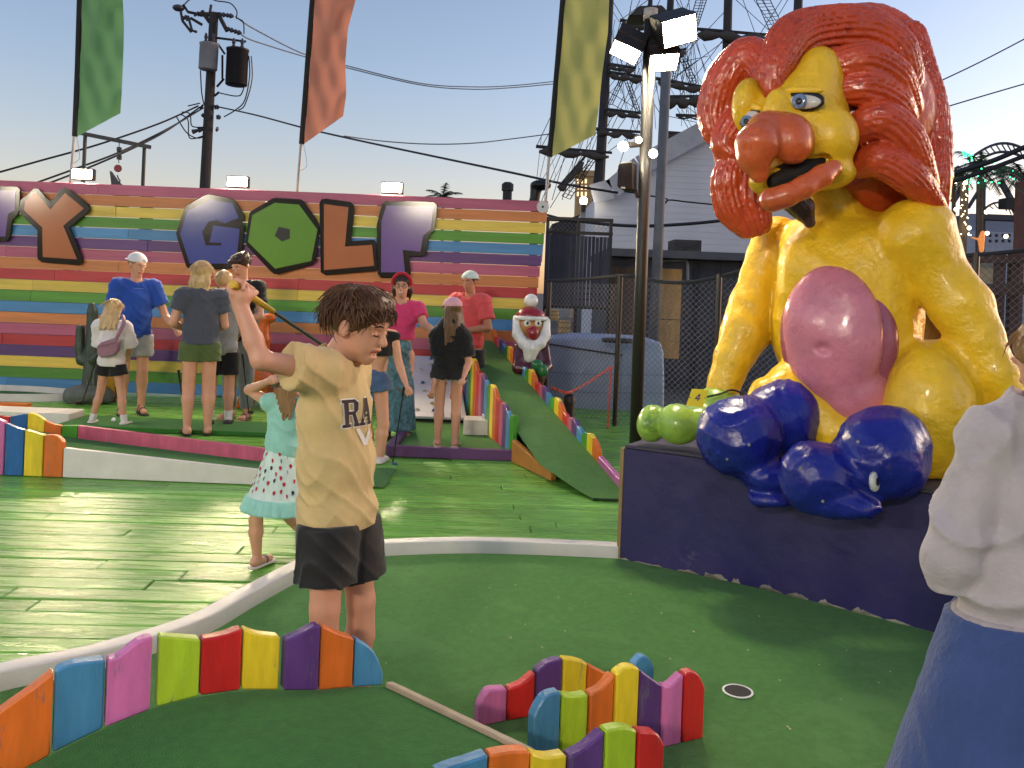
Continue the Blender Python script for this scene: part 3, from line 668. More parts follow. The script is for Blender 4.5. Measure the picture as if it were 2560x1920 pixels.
def uvball(c, r, R=np.eye(3), n=20, m=12):
    V = []; F = []
    for i in range(m+1):
        th = math.pi*i/m
        for k in range(n):
            ph = 2*math.pi*k/n; V.append(np.array(c)+R@(np.array(r)*np.array((math.sin(th)*math.cos(ph), math.sin(th)*math.sin(ph), math.cos(th)))))
    F = [(i*n+k,i*n+(k+1)%n,(i+1)*n+(k+1)%n,(i+1)*n+k) for i in range(m) for k in range(n)]
    return V, [f[::-1] for f in F]
def proj(V):
    d = V[:,1]; u = V[:,0]/d; w = (V[:,2]-CAMZ)/d
    return PX0+FPX*(u*cr+w*sr), PY0-FPX*(-u*sr+w*cr), d
def surf(V, px, py, rad=5):
    x,y,d = proj(V); m = (np.abs(x-px) < rad)&(np.abs(y-py) < rad)
    return float(d[m].min()) if m.any() else 4.2
M_eyew = mat('eye_white', s(205,198,190), .15, .05, coat=.5); M_iris = mat('eye_iris', s(112,128,158), .15, .3, 60, coat=.6); M_rim = mat('eye_rim', s(30,22,22), .4, .1)
for (ex,ey,hw,hh,tilt,ix,iy,ir,du) in ((2008,253,48,21,.10,-10,0,19,-.004),(1880,297,30,25,.45,-14,6,15,.0)):
    d = surf(Vf,ex,ey,8)+du
    R_ = RL@roty(tilt)
    e_ = obj('eye', *uvball(W(ex,ey,d), (pr(hw+5,d),.018,pr(hh+6,d)), R_), M_rim, lion, True)
    obj('eyeball', *uvball(W(ex,ey+2,d-.010), (pr(hw-4,d),.020,pr(hh-3,d)), R_), M_eyew, e_, True)
    obj('iris', *uvball(W(ex+ix,ey+iy,d-.024), (pr(ir,d),.010,pr(ir,d)), RL), M_iris, e_, True)
    obj('pupil', *uvball(W(ex+ix-1,ey+iy,d-.032), (pr(ir*.45,d),.006,pr(ir*.45,d)), RL), M_rim, e_, True)
    obj('eyelid', *uvball(W(ex,ey-hh-6,d+.006), (pr(hw+4,d),.022,pr(hh*.5,d)), R_), M_yel, e_, True)
# boots
bL = SDF(); bL.ell(W(1850,1090,4.42), (.215,.24,.205), .05, RL); bL.ell(W(1955,1045,4.52), (.19,.2,.20), .04, RL); bL.ell(W(1925,1190,4.33), (.13,.15,.09), .05, RL)
bL.ell(W(1925,1245,4.28), (.11,.10,.05), .03, RL)
bL.fn(folds(.010,.11,[((.3,.2,1),1),((1,-.5,.4),.7)],.4)).fn(wob(.005,24)); bt_ = bL.build('boot', .012, M_boot, lion)
bR = SDF(); bR.ell(W(2211,1130,3.98), (.205,.26,.215), .05, RL); bR.ell(W(2040,1190,3.93), (.16,.18,.16), .05, RL); bR.ell(W(2090,1255,3.92), (.19,.14,.07), .05, RL); bR.ell(W(2130,1180,3.98),(.16,.16,.14),.06,RL)
bR.fn(folds(.010,.11,[((.3,.2,1),1),((1,-.5,.4),.7)],1.4)).fn(wob(.005,24,1)); bo = bR.build('boot', .012, M_boot, lion)
wv = W(2186,1204,surf(np.array([v.co+bo.matrix_world.translation+wloc(lion) for v in bo.data.vertices]),2186,1204,6)-.012)
MB().lathe(wv, [(.018,-.012),(.038,-.012),(.044,-.004),(.044,.004),(.038,.012),(.018,.012)], 24, (.75,-.62,.1)).build('caster_wheel', mat('wheel_white', s(205,205,200), .4, .1), lion, smooth=True)
MB().lathe(wv, [(.006,-.016),(.017,-.016),(.017,.016),(.006,.016)], 16, (.75,-.62,.1)).build('wheel_hub', M_dark, lion)
for k,(x,y) in enumerate(((1873,1112),(1818,1148),(2001,1170),(2057,1253),(2145,1104))):
    bo_ = bt_ if k < 2 else bo
    VV = np.array([v.co+wloc(lion) for v in bo_.data.vertices]); d = surf(VV,x,y,6)
    MB().lathe(W(x,y,d-.001), [(.007,-.004),(.007,.004)], 10, (.5,.83,0)).build('bolt', M_steel, bo_)
gL = SDF(); gL.ell(W(1633,1058,4.86),(.085,.12,.105),.012,RL); gL.ell(W(1698,1060,4.80),(.125,.13,.115),.012,RL); gL.ell(W(1755,1050,4.80),(.1,.12,.09),.02,RL); gL.ell(W(1800,1010,4.88),(.13,.13,.11),.05,RL)
gL.fn(wob(.004,26)).cut((0,0,PH+.002),(0,0,-1)); gL.build('glove', .011, M_glove, lion)
gR = SDF(); gR.ell(W(2560,1085,4.16),(.13,.15,.11),.03,RL); gR.ell(W(2610,1100,4.0),(.13,.12,.10),.03,RL)
gR.cut((0,0,PH+.002),(0,0,-1)); gR.build('glove', .014, M_glove, lion)
TL = SDF(); p,r = pth([(2330,760,60,4.95),(2375,860,52,4.85),(2400,980,45,4.75),(2405,1120,50,4.75)]); TL.path(p,r,.03,gv=(16,.12,(0,-1,0))); TL.build('tail', .018, gloss('tail_brown', s(120,92,50), coat=0, rough=.8), lion)
# number plate
pl = [W(1730,972,4.66),W(1773,974,4.66),W(1757,1018,4.62),W(1715,1014,4.62)]
sg = thing('number_sign', pl[3], 'small yellow square plate with number 4 at the lion glove', 'sign')
nn = (pl[1]-pl[0]).cross(pl[3]-pl[0]).normalized(); nn = nn if nn.y < 0 else -nn
MB().prism(pl, -nn*.004).build('plate', mat('plate_yellow', s(236,214,40), .4, .05), sg)
cx = sum(pl,Vector())/4; ux = (pl[1]-pl[0]).normalized(); uy = (pl[0]-pl[3]).normalized()
def glyph(pts, sc_, c=cx): return [c+ux*(x*sc_)+uy*(y*sc_)+nn*.0015 for x,y in pts]
MB().prism(glyph([(-.5,-.35),(.1,-.35),(.1,-.75),(.38,-.75),(.38,-.35),(.6,-.35),(.6,-.1),(.38,-.1),(.38,.85),(.05,.85),(-.5,-.12)],.026), nn*.001).build('digit_four', mat('plate_purple', s(88,52,104), .5, .05), sg)
MB().prism([p_+nn*.003 for p_ in glyph([(-.14,-.1),(.1,-.1),(.1,.38)],.026)], nn*.0006).build('digit_gap', mat('plate_yellow', s(236,214,40)), sg)
for sx in (-1,1): MB().beam(cx+ux*(.036*sx)+nn*.002, cx+ux*(.046*sx)+nn*.002, .004, .003).build('slot', M_black, sg)
MB().tube(catmull([W(1768,992,4.66),W(1800,985,4.70),W(1830,975,4.72),W(1856,985,4.78),W(1850,1000,4.84)],6), .006, 6).build('strap', M_black, sg)
# ================================================================== bearded figure by the ramp
D = 9.55
gb = W(1328,950,D); gn = thing('bearded_figure', (gb.x,D,0), 'bearded figure in red cap with white pompom beside the ramp', 'statue')
M_red = gloss('figure_red', s(140,28,34), bump=.05); M_wht = gloss('figure_white', s(225,225,222), bump=.1, coat=.1); M_tan = gloss('figure_tan', s(176,122,70), bump=.05); M_drk = gloss('figure_maroon', s(74,22,28), bump=.05)
def gp(x,y,dd=0): return W(x,y,D+dd)
k1 = D/FPX
SDF().ell(gp(1328,752),17.5*k1).build('pompom', .01, M_wht, gn)
SDF().ell(gp(1327,790),(37*k1,.15,24*k1)).cut(gp(1327,796),(0,0,-1)).build('cap', .01, M_red, gn)
bd = SDF(); 
for k in range(24):
    a_, b2 = 2*math.pi*k/24, 2*math.pi*(k+1)/24; c = gp(1327,795)
    bd.cone(c+Vector((.175*math.cos(a_),.15*math.sin(a_),0)), c+Vector((.175*math.cos(b2),.15*math.sin(b2),0)), .022,.022,.01)
bd.build('cap_band', .01, M_wht, gn)
SDF().ell(gp(1327,815),(.155,.14,.13)).build('face', .012, M_tan, gn)
for ex in (1318,1345):
    e_ = obj('eye', *uvball(gp(ex,808,-.125),(8.5*k1,.025,9*k1)), M_wht, gn, True); obj('pupil', *uvball(gp(ex+1,808,-.15),(3*k1,.006,4*k1)), M_black, e_, True)
nsd = SDF().ell(gp(1333,833,-.16),(14*k1,.06,18*k1),.02); nsd.ell(gp(1324,826,-.15),(8*k1,.04,7*k1),.02); nsd.build('nose', .008, M_red, gn)
be = SDF(); be.path([gp(1290,800,-.04),gp(1294,835,-.08),gp(1310,858,-.13),gp(1330,868,-.14)],[.04,.06,.065,.06],.02,gv=(12,.12,(0,-1,0)))
be.path([gp(1367,803,-.04),gp(1363,838,-.08),gp(1350,858,-.13),gp(1330,868,-.14)],[.04,.06,.065,.06],.02,gv=(12,.12,(0,-1,0))); be.path([gp(1328,870,-.13),gp(1325,892,-.12)],[.1,.07],.03,gv=(14,.12,(0,-1,0)))
be.build('beard', .009, M_wht, gn)
bo2 = SDF(); bo2.ell(gp(1327,920),(.19,.16,.28),.03); bo2.path([gp(1297,870),gp(1295,920,-.08),gp(1340,925,-.17)],[.06,.06,.05],.03); bo2.path([gp(1362,870),gp(1368,915,-.06),gp(1360,925,-.16)],[.055,.055,.05],.03)
bo2.path([gp(1312,980),(gp(1312,980).x,D,.02)],[.09,.1],.02); bo2.path([gp(1345,980),(gp(1345,980).x,D,.02)],[.09,.1],.02); bo2.cut((0,0,.004),(0,0,-1)); bo2.build('coat', .013, M_drk, gn)
SDF().ell(gp(1343,912,-.2),(.065,.05,.06),.01).ell(gp(1357,926,-.2),(.062,.05,.07),.01).build('mitten', .009, gloss('mitten_green', s(30,110,60), bump=.02), gn)
# ================================================================== cactus and two half hidden figures
cb = G(218,1008); ct = thing('cactus_statue', (cb.x,cb.y,0), 'dark green cactus figure on a grey rock base', 'statue')
D = cb.y; kc = D/FPX
cs = SDF(); M_cac = gloss('cactus_green', s(50,66,52), rough=.5, coat=.05, bump=.3)
cs.path([(W(232,980,D)),(W(232,880,D)),(W(231,780,D)),(W(230,765,D))],[.13,.085,.06,.045],.02,gv=(14,.16,(0,-1,0)))
cs.path([W(232,910,D),W(205,900,D),W(200,870,D),W(201,822,D)],[.06,.065,.06,.05],.02,gv=(12,.16,(0,-1,0)))
cs.path([W(232,900,D-.1),W(258,880,D-.14),W(260,830,D-.14)],[.05,.05,.04],.02,gv=(12,.16,(0,-1,0)))
cs.build('cactus', .012, M_cac, ct)
rk = SDF(); rk.ell(W(222,985,D),(.26,.24,.13),.05); rk.ell(W(190,997,D),(.13,.15,.07),.04); rk.ell(W(252,995,D),(.13,.15,.07),.04); rk.fn(wob(.012,22)).cut((0,0,.004),(0,0,-1)); rk.build('rock_base', .014, mat('grey_rock', s(92,96,90), .8, .25, 9, .6, 30), ct)
of = thing('orange_figure', (G(660,1020).x,10.2,0), 'orange painted animal figure half hidden behind the teenager in black', 'statue')
D = 10.2; M_of = gloss('figure_orange', s(214,96,30), bump=.1)
os_ = SDF(); os_.ell(W(645,945,D),(.2,.18,.17),.05); os_.path([W(655,930,D),W(661,850,D),W(662,800,D)],[.09,.065,.055],.04); os_.ell(W(672,795,D),(.09,.07,.06),.03)
for px in (606,622,668,680): os_.cone(W(px*.6+645*.4,960,D+(.1 if px in (622,680) else -.08)), (W(px,960,D).x,D+(.1 if px in (622,680) else -.08),.02), .06,.045,.03)
os_.cut((0,0,.004),(0,0,-1)); os_.build('figure', .014, M_of, of)
yf = thing('yellow_figure', (G(262,985).x,10.3,0), 'small yellow and brown figure seen between the legs beside the cactus', 'statue')
D = 10.3; ys = SDF(); ys.ell(W(268,950,D),(.12,.1,.16),.03); ys.ell(W(285,915,D),(.07,.07,.07),.03); ys.path([W(275,960,D),(W(278,950,D).x,D,.02)],[.07,.08],.03); ys.cut((0,0,.004),(0,0,-1)); ys.build('figure', .012, gloss('figure_yellow', s(206,150,40), bump=.1, wear=(s(90,60,40),.55,4)), yf)
# ================================================================== people
from mathutils.bvhtree import BVHTree
M_skin = mat('skin_fair', s(206,150,122), .5, .07, 8, .05, 120, sub=.08); M_skin2 = mat('skin_tan', s(186,128,98), .5, .07, 8, .05, 120, sub=.08)
M_lip = mat('lips', s(172,98,90), .45, .05); M_eye = mat('eye_dark', s(40,30,26), .25, .05); M_ew = mat('person_eye_white', s(215,210,205), .3, .03)
def cloth(name, col, **k):
    a = dict(rough=.85, var=.10, vs=9, bump=.5, bs=26, sheen=.2, spec=.25); a.update(k); return mat('cloth_'+name, col, **a)
BR = lambda n,c: mat('hair_'+n, c, .45, .35, 26, .3, 90, stretch=(1,1,.25), spec=.4)
H_brown, H_blonde, H_lb, H_dk = BR('brown', s(92,62,42)), BR('blonde', s(196,164,116)), BR('light_brown', s(140,106,70)), BR('dark', s(56,40,32))
DEF = dict(pel=(0,0,.52), che=(0,-.003,.715), nb=(0,.012,.815), hd=(0,-.012,.925),
  shR=(-.105,.004,.79), elR=(-.132,.018,.625), wrR=(-.138,-.02,.485), hipR=(-.05,0,.50), knR=(-.054,-.008,.275), anR=(-.056,.014,.048),
  shL=(.105,.004,.79), elL=(.132,.018,.625), wrL=(.138,-.02,.485), hipL=(.05,0,.50), knL=(.054,-.008,.275), anL=(.056,.014,.048))
def lerp(a, b, t): return Vector(a)+(Vector(b)-Vector(a))*t
def person(label, base, H, yaw=0, J=None, hyaw=0, hpitch=0, hk=1.0, slim=1.0, skin=None, top=None, bottom=None, shoe=None, hair=None, hat=None, vox=.011, toe=None, grip=None, extra=None, face=True, fistR=False):
    skin = skin or M_skin; base = Vector(base); ya = math.radians(yaw); RY = rotz(ya)
    def T(p): return p if isinstance(p, Vector) else base + Vector(RY@np.array(p))*H
    j = {k: T(v) for k,v in {**DEF, **(J or {})}.items()}
    ax = Vector(RY@np.array((1,0,0))); fr_ = Vector(RY@np.array((0,-1,0)))
    root = thing('person', base, label, 'person', 'people on the course')
    sl = slim
    # ---- torso pieces (shared by skin and shirt)
    def torso(q, f, loose=0.0):
        w = (1+loose*.10)
        q.ell(lerp(j['pel'],j['che'],-.02), ((.086*sl*w)*H+f, (.060+loose*.006)*H+f, .062*H+f), .03*H, RY)
        q.ell(lerp(j['pel'],j['che'],.45), ((.076*sl*w+loose*.008)*H+f, (.052+loose*.010)*H+f, .095*H+f), .03*H, RY)
        q.ell(lerp(j['pel'],j['che'],.97), ((.090*sl)*H+f, .058*H+f, .088*H+f), .03*H, RY)
        for sd in 'RL': q.cone(lerp(j['nb'],j['che'],.12), j['sh'+sd], .036*H+f, .036*H*sl+f, .03*H)
        return q
    F = torso(SDF(), -.014 if top else 0)
    F.cone(j['nb'], lerp(j['nb'],j['hd'],.75), .034*H*sl*hk**.5, .031*H*hk**.5, .02*H)
    for sd in 'RL':
        a, b, c = j['sh'+sd], j['el'+sd], j['wr'+sd]
        sa = sl*(.90 if fistR else 1); F.cone(a, b, .031*H*sa, .024*H*sa, .012*H); F.cone(b, lerp(b,c,.35), .024*H*sa, .0235*H*sa, .008*H); F.cone(lerp(b,c,.35), c, .0235*H*sa, .0158*H, .008*H)
        u = (c-b).normalized(); hl = .052*H
        if not (sd == 'R' and fistR):
            sidev = (u.cross(fr_)).normalized() if abs(u.dot(fr_)) < .95 else ax
            palm_n = fr_ if abs(u.dot(fr_)) < .8 else Vector((0,0,-1))
            F.cone(c, c+u*hl*.75, .015*H, .021*H, .008*H, n=ax, sq=1.7)
            for i in range(4):
                off = sidev*((i-1.5)*.0105*H); k1_ = c+u*hl*.8+off; k2_ = k1_+u*.026*H*(1-.12*abs(i-1.3))+fr_*.004*H; k3_ = k2_+u*.016*H+fr_*.012*H
                F.cone(k1_,k2_,.0072*H,.0066*H,.003*H); F.cone(k2_,k3_,.0066*H,.005*H,.002*H)
            t0_ = c+u*hl*.3+fr_*.014*H; F.cone(t0_, t0_+u*.024*H+fr_*.010*H, .008*H,.0065*H,.004*H)
        a, b, c = j['hip'+sd], j['kn'+sd], j['an'+sd]
        F.cone(a, b, .046*H*sl, .034*H*sl, .02*H); F.cone(b, lerp(b,c,.32), .034*H*sl, .0345*H*sl, .01*H); F.cone(lerp(b,c,.32)+ -fr_*.006*H, c, .034*H*sl, .0205*H, .012*H)
        td = (toe or {}).get(sd); td = Vector(RY@np.array(td)) if td is not None else (fr_+ax*(.12 if sd == 'L' else -.12)).normalized()
        ft = c+td*.088*H; ft.z = c.z-.028*H
        hl_ = c-td*.018*H; hl_.z = c.z-.020*H
        F.cone(hl_, ft, .024*H, .019*H, .012*H, n=(0,0,1), sq=1.15)
        j['ft'+sd], j['hl'+sd] = ft, hl_
    # ---- head
    hh = .138*H*hk; hc = j['hd']; RH = rotz(ya+math.radians(hyaw))@rotx(math.radians(hpitch))
    def hp(x,y,z): return hc+Vector(RH@np.array((x,y,z)))*hh
    F.ell(hp(0,.06,.13), (.335*hh,.42*hh,.37*hh), .05*hh, RH); F.ell(hp(0,-.12,-.13), (.25*hh,.27*hh,.34*hh), .10*hh, RH); F.ell(hp(0,-.25,-.39), (.11*hh,.10*hh,.09*hh), .08*hh, RH)
    F.cone(hp(0,-.37,.06), hp(0,-.45,-.11), .03*hh, .055*hh, .05*hh)
    F.ell(hp(0,-.34,.12), (.24*hh,.07*hh,.05*hh), .08*hh, RH)
    for sx in (-1,1):
        F.ell(hp(.345*sx,.03,-.03), (.045*hh,.085*hh,.12*hh), .02*hh, RH); F.ell(hp(.14*sx,-.42,.02), (.075*hh,.05*hh,.045*hh), .04*hh, RH, op='s')
    F.ell(hp(0,-.37,-.25), (.10*hh,.05*hh,.035*hh), .03*hh, RH)
    if extra: extra(F, j, hp, hh, RH, H)
    if grip: grip(F, j, H)
    gz = base.z
    F.cut((0,0,gz+.006),(0,0,-1))
    def mi(C):
        L_ = (C-np.array(hc))@RH/hh; m = np.zeros(len(C), int)
        m[(np.abs(L_[:,0]) < .11)&(L_[:,1] < -.30)&(np.abs(L_[:,2]+.255) < .035)] = 1
        return m
    F.build('body', vox, [skin, M_lip], root, mi)
    if face == 'down':
        for sx in (-1,1):
            e = obj('eye', *uvball(hp(.14*sx,-.345,.012), (.062*hh,.036*hh,.036*hh), RH, 12, 8), skin, root, True)
            MB().tube([hp(.075*sx,-.378,-.008),hp(.14*sx,-.388,-.022),hp(.205*sx,-.362,-.004)], .009*hh, 5).build('eyelash', H_dk, e)
            MB().tube([hp(.06*sx,-.405,.115),hp(.14*sx,-.405,.135),hp(.22*sx,-.35,.11)], .013*hh, 5).build('eyebrow', H_dk, root)
    elif face:
        for sx in (-1,1):
            e = obj('eye', *uvball(hp(.14*sx,-.355,.02), (.055*hh,.03*hh,.032*hh), RH, 10, 6), M_ew, root, True)
            obj('iris', *uvball(hp(.14*sx,-.378,.02), (.026*hh,.012*hh,.028*hh), RH, 8, 6), M_eye, e, True)
            MB().tube([hp(.07*sx,-.425,.12),hp(.14*sx,-.42,.145),hp(.22*sx,-.36,.12)], .016*hh, 5).build('eyebrow', (hair or {}).get('m', M_eye), root)
    # ---- clothes
    if top:
        f = top.get('fit',.012); q = torso(SDF(), f, top.get('loose',1))
        s_ = top.get('sleeve',.5)
        for sd in 'RL':
            if s_ > 0:
                a,b,c = j['sh'+sd], j['el'+sd], j['wr'+sd]
                if s_ <= 1: q.cone(lerp(a,b,-.05), lerp(a,b,s_), .036*H*sl+f, .036*H*sl+f+top.get('flare',.006), .02*H, cap=True)
                else:
                    q.cone(a,b,.036*H+f*.6,.030*H+f*.7,.008*H); q.cone(b,lerp(b,c,s_-1),.030*H+f*.7,.022*H+f*.4,.008*H,cap=True)
        hz = base.z+top.get('hem',.50)*H
        if top.get('skirted'): pass
        q.fn(folds(top.get('crease',.010*H/1.6), top.get('wl',.075)*H/1.6, [((.5*fr_.x+.6*ax.x,.5*fr_.y+.6*ax.y,.8),1),((-.6*ax.x,-.6*ax.y,.75),.8),((ax.x,ax.y,.12),.6)], yaw*.1)); q.cut((0,0,hz),(0,0,-1))
        if top.get('neck',.22) < .1: nk = lerp(j['nb'],j['hd'],top['neck']); q.cut(nk,(fr_.x*.35,fr_.y*.35,1))
        else: q.cone(lerp(j['nb'],j['hd'],-.05)+fr_*.012*H, lerp(j['nb'],j['hd'],.9), .036*H, .075*H, .004, op='s')
        o_ = q.build(top.get('name','shirt'), top.get('vox',vox), top['m'], root)
        top['obj'] = o_
    if bottom:
        f = bottom.get('fit',.014); q = SDF(); kd = bottom['kind']; zt_ = base.z+bottom.get('waist',.56)*H
        if kd in ('shorts','pants'):
            q.ell(lerp(j['pel'],j['che'],-.02), (.086*sl*H+f*.35,.060*H+f*.35,.075*H), .03*H, RY); zt_ = min(zt_, base.z+(top or {}).get('hem',9)*H+.02*H)
            for sd in 'RL':
                a,b,c = j['hip'+sd], j['kn'+sd], j['an'+sd]; Lg = bottom['len']
                if Lg <= 1: q.cone(a, lerp(a,b,Lg), .056*H*sl+f, lerp((.056*H*sl,0,0),(.038*H*sl,0,0),Lg).x+f+bottom.get('flare',.02), bottom.get('legk',.008)*H, cap=True)
                else:
                    q.cone(a,b,.056*H*sl+f,.040*H*sl+f,.012*H); q.cone(b,lerp(b,c,Lg-1),.040*H*sl+f,.028*H+f,.012*H,cap=True)
        else:
            w0, w1 = bottom.get('w',(.075,.12)); a = j['pel']+Vector((0,0,.03*H)); b = Vector((j['pel'].x,j['pel'].y,base.z+bottom['len']*H))+fr_*bottom.get('fwd',0)
            if 'side' in bottom: b += ax*bottom['side']
            q.cone(a, b, w0*H, w1*H, .02*H, cap=True, n=fr_, sq=1.2, gv=(bottom.get('pleats',18),.05,(1,0,0)))
        q.fn(folds(.009*H/1.6, .08*H/1.6, [((ax.x*.8,ax.y*.8,.5),1),((-ax.x*.7,-ax.y*.7,.6),.8)], yaw*.13+1)); q.cut((0,0,zt_),(0,0,1))
        bottom['obj'] = q.build(bottom.get('name',kd), bottom.get('vox',vox), bottom['m'], root)
    if shoe:
        for sd in 'RL':
            ft, hl_ = j['ft'+sd], j['hl'+sd]; g0 = min(ft.z,hl_.z)-.022*H; g0 = max(g0, gz+.001)
            u = (ft-hl_); u.z = 0; u.normalize()
            if shoe['kind'] == 'sneaker':
                q = SDF(); q.cone(hl_, ft, .029*H, .024*H, .01*H, n=(0,0,1), sq=1.1); q.cone(j['an'+sd]-Vector((0,0,.012*H)), hl_+u*.02*H, .026*H,.028*H,.01*H); q.cut((0,0,g0),(0,0,-1)); q.cut(j['an'+sd]+Vector((0,0,.004*H)),(0,0,1))
                so = q.build('shoe', vox*.8, shoe['m'], root)
                if shoe.get('sock'):
                    SDF().cone(j['an'+sd], lerp(j['an'+sd],j['kn'+sd],shoe['sock']), .024*H, .027*H, .01, cap=True).build('sock', vox*.8, shoe['sm'], root)
            else:
                q = SDF(); q.cone(Vector((hl_.x,hl_.y,g0+.006*H))-u*.008*H, Vector((ft.x,ft.y,g0+.006*H))+u*.012*H, .024*H, .026*H, .005, n=(0,0,1), sq=3.2); q.cut((0,0,max(g0-.004,gz+.0005)),(0,0,-1))
                so = q.build('sandal', vox*.7, shoe['m'], root)
                for t0_,t1_ in shoe.get('straps',((.55,.72),(.25,.36))):
                    q = SDF(); q.cone(hl_, ft, .0265*H, .0215*H, .01, n=(0,0,1), sq=1.12); q.cone(j['an'+sd], hl_, .0225*H,.0265*H,.01)
                    q.cut(lerp(hl_,ft,t1_),u); q.cut(lerp(hl_,ft,t0_),-u); q.cut((0,0,g0+.006),(0,0,-1)); q.build('strap', vox*.6, shoe.get('sm',shoe['m']), so)
    # ---- hair
    if hair:
        q = SDF(); st = hair['style']; ln = hair.get('len',0)
        if st != 'none':
            hs_ = .93 if hat else 1; q.ell(hp(0,.085,.175-(.03 if hat else 0)), (.385*hh*hs_,.455*hh*hs_,.385*hh*hs_*hs_), .03*hh, RH)
            fl = hair.get('fringe',.16)
            n_ = Vector(RH@np.array((0,-.75,-.66))); q.cut(hp(0,-.30,fl), n_, .06*hh); q.cut(hp(0,0,-.33), Vector(RH@np.array((0,0,-1))), .05*hh)
            if st == 'long':
                for k in range(9):
                    x = (k-4)/4; st_ = hp(.30*x,.28-.16*abs(x),.15-(.12 if hat else 0)); e_ = hp(.36*x*hair.get('wide',1),.30-.12*abs(x)+hair.get('back',0),-.5-ln+.07*math.sin(k*2.1))
                    mid = lerp(st_,e_,.5)+Vector(RH@np.array((.02*math.sin(k*1.7),.03,0)))*hh
                    q.path([st_,mid,e_],[.13*hh,.14*hh,.045*hh],.05*hh,gv=(9,.22,(0.3,-1,.1)))
            if st == 'bushy':
                for k in range(16):
                    a_ = k*2.4; r_ = .2+.1*math.sin(k*1.3); q.ell(hp(.28*math.cos(a_)*.9,.05+.3*math.sin(a_),.42-.02*(k%3)), (.12*hh,.13*hh,.10*hh), .05*hh, RH)
                q.ell(hp(-.1,-.32,.34),(.22*hh,.14*hh,.12*hh),.06*hh,RH); q.ell(hp(.12,-.3,.36),(.2*hh,.14*hh,.12*hh),.06*hh,RH)
            def gr(D, X, Y, Z):
                a_ = np.arctan2(Y-hc.y, X-hc.x); return D + .018*hh*np.sin(26*a_+9*np.sin((Z-hc.z)/hh*3.1))*np.sin((Z-hc.z)/hh*5+3*a_)
            q.fn(gr)
            q.build('hair', vox*.8, hair['m'], root)
            if hair.get('strands',1):
                mb = MB(); nS = hair.get('n',90)
                for k in range(nS):
                    a_ = NR.uniform(0,2*math.pi); el_ = NR.uniform(.05,1.3)
                    d_ = np.array((math.cos(a_)*math.cos(el_), math.sin(a_)*math.cos(el_), math.sin(el_)))
                    if st != 'long' and d_[1] < -.55 and d_[2] < .45: continue
                    if d_[1] < -.3 and d_[2] < .35: continue
                    if hat and d_[2] > .0: continue
                    p_ = np.array((0,.085,.175))+d_*np.array((.385,.455,.385))*.99
                    dn = np.array((d_[0]*.5,d_[1]*.5,-.55)); L_ = NR.uniform(.14,.34)+ (ln*.6 if st == 'long' and d_[1] > 0 else 0)
                    pts = [hp(*p_), hp(*(p_+dn*L_*.5+d_*.03)), hp(*(p_+dn*L_+d_*.012+NR.normal(0,.03,3)))]
                    mb.tube(pts, [.014*hh,.011*hh,.002*hh], 3)
                if mb.V: mb.build('hair_strands', hair['m'], root)
    if hat:
        q = SDF(); q.ell(hp(0,.06,.20), (.40*hh,.47*hh,.37*hh), .02*hh, RH); q.cut(hp(0,0,.17), Vector(RH@np.array((0,-.10,-1))), .01*hh)
        if hat.get('gap'): q.ell(hp(0,-.44*hat['gap'],.27),(.16*hh,.12*hh,.10*hh),.02*hh,RH,op='s')
        ho = q.build('cap', vox*.7, hat['m'], root)
        b = hat['brim']                       # +1 brim over the face, -1 worn backwards
        q = SDF(); q.ell(hp(0,-.46*b,.17+(.02 if b > 0 else -.03)), (.30*hh,.30*hh,.030*hh), .01, RH@rotx(.16*b)); q.build('brim', vox*.55, hat.get('bm',hat['m']), ho)
    return root, j, hp, hh
def decal(name, me_obj, parent, verts2, faces, org, ux, uz, dirv, m, off=.003, curve=1):
    """flat print laid on a cloth: 2-D outline projected along dirv onto the cloth"""
    bv = BVHTree.FromPolygons([tuple(v.co+wloc(me_obj)) for v in me_obj.data.vertices], [tuple(p.vertices) for p in me_obj.data.polygons])
    V = []
    for x,z in verts2:
        p = org+ux*x+uz*z - dirv*.5; h = bv.ray_cast(p, dirv)
        V.append(h[0]-dirv*off if h[0] else org+ux*x+uz*z)
    return obj(name, V, faces, m, parent)
def textmesh(txt, size, cuts=2):
    c = bpy.data.curves.new('t','FONT'); c.body = txt; c.size = size; c.align_x = 'CENTER'; c.resolution_u = 3; c.offset = size*.012
    o = bpy.data.objects.new('t', c); COL.objects.link(o)
    me = bpy.data.meshes.new_from_object(o.evaluated_get(bpy.context.evaluated_depsgraph_get()))
    bm = bmesh.new(); bm.from_mesh(me); bmesh.ops.triangulate(bm, faces=bm.faces); bmesh.ops.subdivide_edges(bm, edges=bm.edges, cuts=cuts)
    V = [(v.co.x,v.co.y) for v in bm.verts]; bm.verts.index_update(); F = [tuple(v.index for v in f.verts) for f in bm.faces]; bm.free()
    bpy.data.objects.remove(o); bpy.data.curves.remove(c); bpy.data.meshes.remove(me); return V, F
def polymesh(polys, cuts=2):
    bm = bmesh.new()
    for P in polys:
        bm.faces.new([bm.verts.new((x,y,0)) for x,y in P])
    bmesh.ops.triangulate(bm, faces=bm.faces); bmesh.ops.subdivide_edges(bm, edges=bm.edges, cuts=cuts)
    bm.verts.index_update(); V = [(v.co.x,v.co.y) for v in bm.verts]; F = [tuple(v.index for v in f.verts) for f in bm.faces]; bm.free(); return V, F
def club(label, a, b, hd, grip=.25, gm=None, head=None):
    a, b = Vector(a), Vector(b); t = thing('golf_club', b, label, 'golf club', 'putters in use')
    MB().tube([lerp(a,b,grip), b], .0068, 6).build('shaft', M_dark, t); MB().tube([a, lerp(a,b,grip)], [.013,.010], 8).build('grip', gm or M_black, t)
    MB().beam(b, b+Vector(hd), .028, .03).build('head', head or M_dark, t, .004)
    return t
